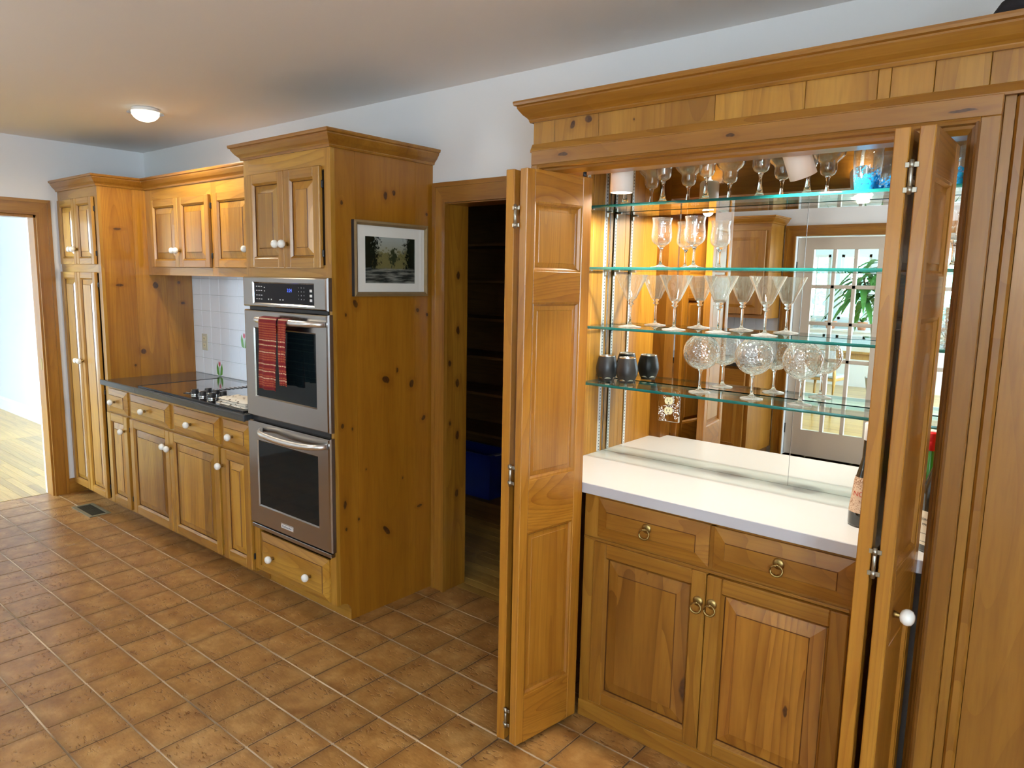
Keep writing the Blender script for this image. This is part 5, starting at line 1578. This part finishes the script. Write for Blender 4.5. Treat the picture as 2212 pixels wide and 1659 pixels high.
# ---- bifold doors
LW, LT = .295, .031
RAILS = [(.020, .190), (.765, .940), (1.515, 1.612), (1.826, 1.920)]
def leaf(parent, P0, P1, side, name='leaf'):
    """P0 near corner, P1 far corner of the face that looks to +side of the way P0 -> P1; the leaf's body lies behind that face"""
    u_ = (Vector((P1[0]-P0[0], P1[1]-P0[1], 0))).normalized()
    n_ = Vector((u_.y, -u_.x, 0))*side
    L_ = (Vector((P1[0]-P0[0], P1[1]-P0[1], 0))).length
    M = Matrix(((u_.x, -n_.x, 0, P0[0]), (u_.y, -n_.y, 0, P0[1]), (0, 0, 1, 0), (0, 0, 0, 1)))
    sl, sr = .036, .044
    m = MB()
    m.box(0, sl, 0, LT, .020, 1.920, 0, .002); m.box(L_-sr, L_, 0, LT, .020, 1.920, 0, .002)
    for (a, b_) in RAILS: m.box(sl, L_-sr, .0003, LT-.0003, a, b_, 1, .0006)
    lf = m.xform(M).build(name, ['fir_z', 'fir_y'], parent)
    for k in range(3):
        z0, z1 = RAILS[k][1], RAILS[k+1][0]
        a0, a1 = sl, L_-sr
        mm = MB()
        for (yf, s_) in ((0, 1), (LT, -1)):
            g = .012
            o4 = [(a0, yf+s_*.001, z0), (a1, yf+s_*.001, z0), (a1, yf+s_*.001, z1), (a0, yf+s_*.001, z1)]
            m4 = [(a0+g*.5, yf+s_*.0025, z0+g*.5), (a1-g*.5, yf+s_*.0025, z0+g*.5), (a1-g*.5, yf+s_*.0025, z1-g*.5), (a0+g*.5, yf+s_*.0025, z1-g*.5)]
            i4 = [(a0+g, yf+s_*.010, z0+g), (a1-g, yf+s_*.010, z0+g), (a1-g, yf+s_*.010, z1-g), (a0+g, yf+s_*.010, z1-g)]
            mm.add(o4+m4+i4, [(i, (i+1) % 4, 4+(i+1) % 4, 4+i) for i in range(4)]+[(4+i, 4+(i+1) % 4, 8+(i+1) % 4, 8+i) for i in range(4)])
        mm.xform(M).build('panel_moulding', 'fir_z', lf)
        pp = MB()
        for (yf, s_) in ((0, 1), (LT, -1)):
            g, mg = .010, .016
            o4 = [(a0+g, yf+s_*.0105, z0+g), (a1-g, yf+s_*.0105, z0+g), (a1-g, yf+s_*.0105, z1-g), (a0+g, yf+s_*.0105, z1-g)]
            m4 = [(a0+g+mg, yf+s_*.0085, z0+g+mg), (a1-g-mg, yf+s_*.0085, z0+g+mg), (a1-g-mg, yf+s_*.0085, z1-g-mg), (a0+g+mg, yf+s_*.0085, z1-g-mg)]
            i4 = [(p[0]+(.0015 if i in (0, 3) else -.0015), yf+s_*.0070, p[2]+(.0015 if i < 2 else -.0015)) for i, p in enumerate(m4)]
            pp.add(o4+m4+i4, [(i, (i+1) % 4, 4+(i+1) % 4, 4+i) for i in range(4)]+[(4+i, 4+(i+1) % 4, 8+(i+1) % 4, 8+i) for i in range(4)]+[(8, 9, 10, 11)])
        pp.xform(M).build('panel', 'fir_z', lf)
    return lf, M
def butt_hinge(parent, x, y, z, half=.030):
    m = MB()
    m.tube([(x, y-.004, z-.036), (x, y-.004, z+.036)], .0045, 8)
    for dz in (-.026, .026):
        m.box(x-half, x+half, y-.0018, y+.0005, z+dz-.0055, z+dz+.0055, 0, .0006)
        m.tube([(x, y-.004, z+dz-.007), (x, y-.004, z+dz+.007)], .0052, 8)
    m.build('hinge', 'nickel', parent)
bl = thing('bifold_door', 'folded pine bifold door beside the pantry doorway, three raised panels facing the bar', 'door', (.87, .12, 0), 'bifold doors of the bar')
leaf(bl, (.903, -.027), (.945, .2645), 1)
leaf(bl, (.852, -.025), (.812, .2640), 1)
for z_ in (1.777, .958, .110):
    butt_hinge(bl, .8625, -.0275, z_, .0135)
MB().tube([(.930, .240, 1.918), (.930, .240, 1.937)], .006, 8).build('top_guide', 'black_plastic', bl)
br = thing('bifold_door', 'folded pine bifold door seen edge-on at the casing, with one white knob', 'door', (1.95, .12, 0), 'bifold doors of the bar')
leaf(br, (1.940, -.030), (1.938, .2640), 1)
lfB, MB_ = leaf(br, (1.988, -.030), (1.986, .2640), 1)
for z_ in (1.815, .961, .110):
    butt_hinge(br, 1.949, -.0315, z_, .0135)
knob(lfB, 1.988, -.004, .842, PI/2)
MB().tube([(1.925, .240, 1.918), (1.925, .240, 1.937)], .006, 8).build('top_guide', 'black_plastic', br)

# ---- dark hat on top of the bar
t = thing('felt_hat', 'dark felt hat lying on top of the bar surround', 'hat', (2.085, .33, CZ+.07))
MB().lathe([(0, .062), (.035, .061), (.058, .052), (.072, .030), (.078, .006), (.115, .003), (.118, 0), (0, 0)], (2.085, .33, CZ+.0703), 28).build('crown', 'hat_felt', t)

# ================================================================== BEHIND THE CAMERA: what the bar mirror shows
# french doors in the wall opposite, two leaves of 3 x 5 panes
def french_leaf(n, x0, x1, label):
    y0, y1 = YF-.09, YF-.05
    z0, z1 = .012, 2.012
    px0, px1, pz0, pz1 = x0+.145, x1-.125, .255, 1.905
    m = MB()
    m.box(x0, px0, y0, y1, z0, z1); m.box(px1, x1, y0, y1, z0, z1); m.box(px0, px1, y0, y1, z0, pz0); m.box(px0, px1, y0, y1, pz1, z1)
    o = struct('door_%d' % n, m, 'door_paint', label)
    for k in (1, 2):
        x = px0+(px1-px0)*k/3
        MB().box(x-.017, x+.017, y0+.006, y1-.004, pz0, pz1, 0, .004).build('muntin', 'door_paint', o)
    for k in range(1, 5):
        z = pz0+(pz1-pz0)*k/5
        MB().box(px0, px1, y0+.006, y1-.004, z-.017, z+.017, 0, .004).build('muntin', 'door_paint', o)
    for c in range(3):
        for r in range(5):
            xa, xb = px0+(px1-px0)*c/3, px0+(px1-px0)*(c+1)/3
            za, zb = pz0+(pz1-pz0)*r/5, pz0+(pz1-pz0)*(r+1)/5
            MB().add([(xa, (y0+y1)/2, za), (xb, (y0+y1)/2, za), (xb, (y0+y1)/2, zb), (xa, (y0+y1)/2, zb)], [(0, 1, 2, 3)]).build('pane', 'pane_glass', o, False)
    for z in (.25, 1.0, 1.75):
        MB().box(x0-.004 if n == 1 else x1-.004, x0+.004 if n == 1 else x1+.004, y1-.002, y1+.008, z-.045, z+.045).build('hinge', 'slot_black', o)
    return o
french_leaf(1, FD0+.004, .808, 'cream french door with fifteen panes, reflected in the bar mirror')
french_leaf(2, .812, FD1-.004, 'second cream french door leaf, reflected beside the bar casing')
casing('trim_3', 'y', YF, .016, FD0, FD1, FD0-.095, FD1+.095, FDZ, FDZ+.095, 'pine casing around the french doors', ('trim_z', 'trim_x'))

def back_cabinet():
    t = thing('wall_cabinet', 'pine wall cabinet beside the french doors, reflected in the bar mirror', 'cabinet', (-.9, -3.36, 1.28))
    x0, x1, fy = -1.70, -.110, -3.19
    MB().box(x0, x1, YF+.002, fy-.02, 1.28, CZ).build('carcass', 'trim_z', t)
    m = MB().box(x0, x1, fy-.02, fy, 1.28, 1.33, 1).box(x0, x1, fy-.02, fy, 2.05, CZ, 1)
    for a in (x0, -1.16, -.64, x1-.05): m.box(a, a+.05, fy-.02, fy, 1.33, 2.05, 0)
    m.build('face_frame', ['trim_z', 'trim_x'], t)
    for (a, b_) in ((-1.66, -1.15), (-1.12, -.63), (-.60, -.145)):
        d = MB().box(a, b_, fy, fy+.02, 1.315, 2.06, 0, .003)
        vs, fs = panel_verts(a+.05, b_-.05, 1.365, 2.01, 0, -.004, .036, .007)
        d.add([(p[0], fy+.02+p[1], p[2]) for p in vs], [tuple(reversed(f)) for f in fs])
        d.build('door', 'trim_z', t, False)
    c = MB().sweep([(x1, YF+.002), (x1, fy), (x0, fy)][::-1], [(-o, h) for (o, h) in CROWN], CZ)
    c.build('crown_moulding', 'trim_x', t)
    t = thing('base_cabinet', 'pine base cabinet beside the french doors, reflected in the bar mirror', 'cabinet', (-.9, -3.2, 0))
    fy = -2.92
    MB().box(x0, x1, YF+.002, fy-.0, .07, .86).build('carcass', 'trim_z', t)
    for (a, b_) in ((-1.66, -1.15), (-1.12, -.63), (-.60, -.145)):
        MB().box(a, b_, fy, fy+.02, .69, .84, 0, .008).build('drawer_front', 'trim_x', t)
        d = MB().box(a, b_, fy, fy+.02, .09, .67, 0, .003)
        vs, fs = panel_verts(a+.05, b_-.05, .14, .62, 0, -.004, .036, .007)
        d.add([(p[0], fy+.02+p[1], p[2]) for p in vs], [tuple(reversed(f)) for f in fs])
        d.build('door', 'trim_z', t, False)
    MB().box(x0, x1, YF+.08, fy-.07, 0, .07).build('toe_board', 'dark_shelf', t)
    tag(MB().box(x0, x1+.01, YF+.002, fy+.03, .862, .895, 0, .003).build('countertop', 'countertop_black'), 'dark counter beside the french doors, reflected in the bar mirror', 'countertop')
    for r in range(3):
        for c in range(15):
            a = x0+c*.106
            MB().box(a+.001, min(a+.105, x1), YF+.0005, YF+.007, .9+r*.126+.001, .9+r*.126+.125, 0, .001).build('backsplash_tile', 'glazed_white', bpy.data.objects['wall_front'], False)
back_cabinet()

# dining room beyond the french doors
dw = MB()
DYF = -9.32
WINS = [(-3.30, -2.62), (-2.50, -1.96), (-1.84, -1.40), (-1.24, -.78), (-.70, -.10), (.02, .58), (.70, 1.26), (1.38, 1.94), (2.06, 2.62)]
WZ0, WZ1 = 1.04, 2.09
dw.box(-4.3, 3.7, DYF-.1, DYF, 0, WZ0); dw.box(-4.3, 3.7, DYF-.1, DYF, WZ1, 2.6)
xs = [-4.3]+[v for p in WINS for v in p]+[3.7]
for k in range(0, len(xs), 2):
    dw.box(xs[k], xs[k+1], DYF-.1, DYF, WZ0, WZ1)
dw.box(-4.3, -4.2, DYF, YF-T, 0, 2.6); 
dw.box(3.6, 3.7, DYF, -8.6, 0, 2.6); dw.box(3.6, 3.7, -8.6, -4.2, 0, .9); dw.box(3.6, 3.7, -8.6, -4.2, 2.2, 2.6); dw.box(3.6, 3.7, -4.2, YF-T, 0, 2.6)
struct('wall_dining', dw, 'dining_paint', 'pale blue dining room wall with a row of windows')
struct('ceiling_dining', MB().box(-4.3, 3.7, DYF-.1, YF-T, 2.55, 2.63), 'white_paint')
for n, (a, b_) in enumerate(WINS):
    window_unit('window_%d' % (5+n), 'x', a, b_, WZ0, WZ1, DYF-.07, .05, 2 if b_-a < .5 else 3, label='white sash window of the dining room, number %d from the far end' % (n+1))
window_unit('window_20', 'y', -8.6, -4.2, .9, 2.2, 3.62, .05, 4)
portal('portal_dining', (-.34, DYF-.12, 1.56), (PI/2, 0, 0), 6.0, 1.1)
portal('portal_dining_side', (3.72, -6.4, 1.55), (0, PI/2, 0), 1.3, 4.4)
tag(MB().box(-4.19, 3.59, DYF+.001, DYF+.34, .86, .895, 0, .004).box(-4.19, 3.59, DYF+.001, DYF+.30, .0, .86).build('window_seat', 'white_paint'), 'white ledge under the dining room windows', 'ledge')
# dining table and chairs
t = thing('dining_table', 'pale wooden dining table reflected in the mirror behind the balloon glasses', 'table', (-.6, -7.0, 0))
tx0, tx1, ty0, ty1 = -1.6, .05, -7.75, -6.75
MB().box(tx0, tx1, ty0, ty1, .72, .75, 0, .005).build('table_top', 'beech', t)
MB().box(tx0+.06, tx1-.06, ty0+.06, ty1-.06, .64, .72).build('apron', 'beech', t)
for (a, b_) in ((tx0+.05, ty0+.05), (tx1-.12, ty0+.05), (tx0+.05, ty1-.12), (tx1-.12, ty1-.12)):
    MB().box(a, a+.07, b_, b_+.07, 0, .64, 0, .004).build('leg', 'beech', t)
def chair(loc, rot, label):
    o = thing('dining_chair', label, 'chair', (0, 0, 0), 'dining chairs')
    for (sx, sy) in ((-1, -1), (1, -1)):
        MB().tube([(sx*.19, sy*.19, .44), (sx*.215, sy*.215, 0)], [.020, .014], 8).build('leg', 'beech', o)
    for sx in (-1, 1):
        MB().tube([(sx*.20, .24, 0), (sx*.20, .20, .44), (sx*.205, .27, .80)], [.015, .021, .016], 8).build('leg', 'beech', o)
    MB().box(-.215, .215, -.215, .215, .41, .445, 0, .006).build('seat_frame', 'beech', o)
    MB().box(-.22, .22, -.225, .205, .445, .475, 0, .012).build('seat', 'seat_fabric', o)
    vs, fs = [], []
    for i in range(9):
        x = -.22+.44*i/8; cy = .05*(1-(x/.22)**2)
        vs += [(x, .225+cy, .60), (x, .265+cy, .80), (x, .245+cy, .60), (x, .285+cy, .80)]
    for i in range(8):
        k = i*4
        fs += [(k, k+4, k+5, k+1), (k+2, k+3, k+7, k+6), (k+1, k+5, k+7, k+3), (k, k+2, k+6, k+4)]
    fs += [(0, 1, 3, 2), (32, 34, 35, 33)]
    MB().add(vs, fs, 0, True).build('backrest', 'seat_fabric', o)
    o.location = loc; o.rotation_euler = (0, 0, rot)
chair((-.48, -6.33, 0), 0.1, 'pale dining chair with grey seat in front of the table, seen in the mirror')
chair((.30, -7.1, 0), -PI/2+.2, 'pale dining chair at the end of the table, seen in the mirror')
chair((-1.10, -6.35, 0), -.1, 'pale dining chair farther along the table, seen in the mirror')
# plants
def pot(loc, r0, r1, h, mat, label):
    o = thing('plant_pot', label, 'pot', loc, 'plant pots on the window ledge')
    MB().lathe([(0, .001), (r0, .001), (r1, h*.78), (r1*1.10, h*.80), (r1*1.12, h), (r1*.98, h), (r1*.96, h*.9), (0, h*.9)], loc, 20).build('pot_wall', mat, o)
    MB().lathe([(0, h*.905), (r1*.95, h*.905)], loc, 16).build('soil', 'soil', o)
    for k in range(7):
        a = 2*PI*k/7+loc[0]; l = random.uniform(.08, .16)
        leafy = MB()
        leaf_blade(leafy, Vector((loc[0], loc[1], loc[2]+h*.9)), Vector((math.cos(a)*l*.7, math.sin(a)*l*.7, l)), .022)
        leafy.build('leaf', 'leaf_green', o, False)
def leaf_blade(m, p, d, wdt, droop=.35):
    side = d.cross(Vector((0, 0, 1)))
    if side.length < 1e-4: side = Vector((1, 0, 0))
    side.normalize()
    vs, fs = [], []
    n = 6
    for i in range(n+1):
        q = i/n
        c = p+d*q+Vector((0, 0, -droop*d.length*q*q))
        w_ = wdt*math.sin(PI*min(1, .08+q*.92))**.8
        vs += [c-side*w_, c+Vector((0, 0, -w_*.3)), c+side*w_]
    for i in range(n):
        k = i*3
        fs += [(k, k+1, k+4, k+3), (k+1, k+2, k+5, k+4)]
    m.add(vs, fs, 0, True)
pot((-.80, DYF+.18, .896), .055, .078, .13, 'terracotta', 'terracotta pot on the ledge under the dining window')
pot((-1.28, DYF+.16, .896), .06, .085, .12, 'terracotta', 'smaller terracotta pot on the ledge farther along')
pot((-1.62, DYF+.20, .896), .07, .10, .15, 'pot_stone', 'pale stone pot on the ledge under the dining window')
t = thing('corn_plant', 'tall corn plant with long arching leaves in the dining room, seen in the mirror', 'plant', (-.22, -7.95, 0))
MB().lathe([(0, .001), (.13, .001), (.17, .26), (.18, .30), (.16, .30), (0, .27)], (-.22, -7.95, 0), 20).build('pot', 'pot_stone', t)
canes = [((-.22, -7.95, .28), (-.27, -7.93, 1.95)), ((-.19, -7.97, .28), (-.02, -7.99, 1.60)), ((-.25, -7.94, .28), (-.52, -7.90, 1.72))]
for (a, b_) in canes:
    MB().tube([a, ((a[0]+b_[0])/2+.02, a[1], (a[2]+b_[2])/2), b_], [.022, .018, .012], 8).build('cane', 'stem_tan', t)
    for k in range(30):
        an = k*2.4; l = random.uniform(.42, .72); el = random.uniform(.05, .75)
        mm = MB()
        leaf_blade(mm, Vector(b_)+Vector((0, 0, -.012*k)), Vector((math.cos(an)*math.cos(el), math.sin(an)*math.cos(el), math.sin(el)))*l, .046, .85)
        mm.build('leaf', 'leaf_green', t, False)
# garden outside
struct('ground_garden', MB().box(-9, 9, -22, DYF-.1, -.35, -.30), 'lawn', 'lawn outside the dining room windows')
def hedge():
    rnd = random.Random(3)
    m = MB()
    for k in range(9000):
        x = rnd.uniform(-7, 6); z = rnd.uniform(-.3, 3.4)**1.0; y = -13.2-rnd.random()*1.6-.25*math.sin(x*1.7)-.2*z
        if rnd.random() < max(0, (z-1.9))*.55: continue
        a, b_ = rnd.uniform(0, 2*PI), rnd.uniform(-1, 1)
        s_ = rnd.uniform(.05, .12)
        u_ = Vector((math.cos(a), .4*math.sin(a), b_)).normalized()*s_
        v_ = u_.cross(Vector((.2, 1, .3))).normalized()*s_*.6
        c = Vector((x, y, z))
        m.add([c-u_, c+v_, c+u_, c-v_], [(0, 1, 2, 3)])
    tag(m.build('hedge', 'hedge_leaf', None, False), 'leafy garden hedge outside the dining room windows', 'hedge', None, 'stuff')
hedge()
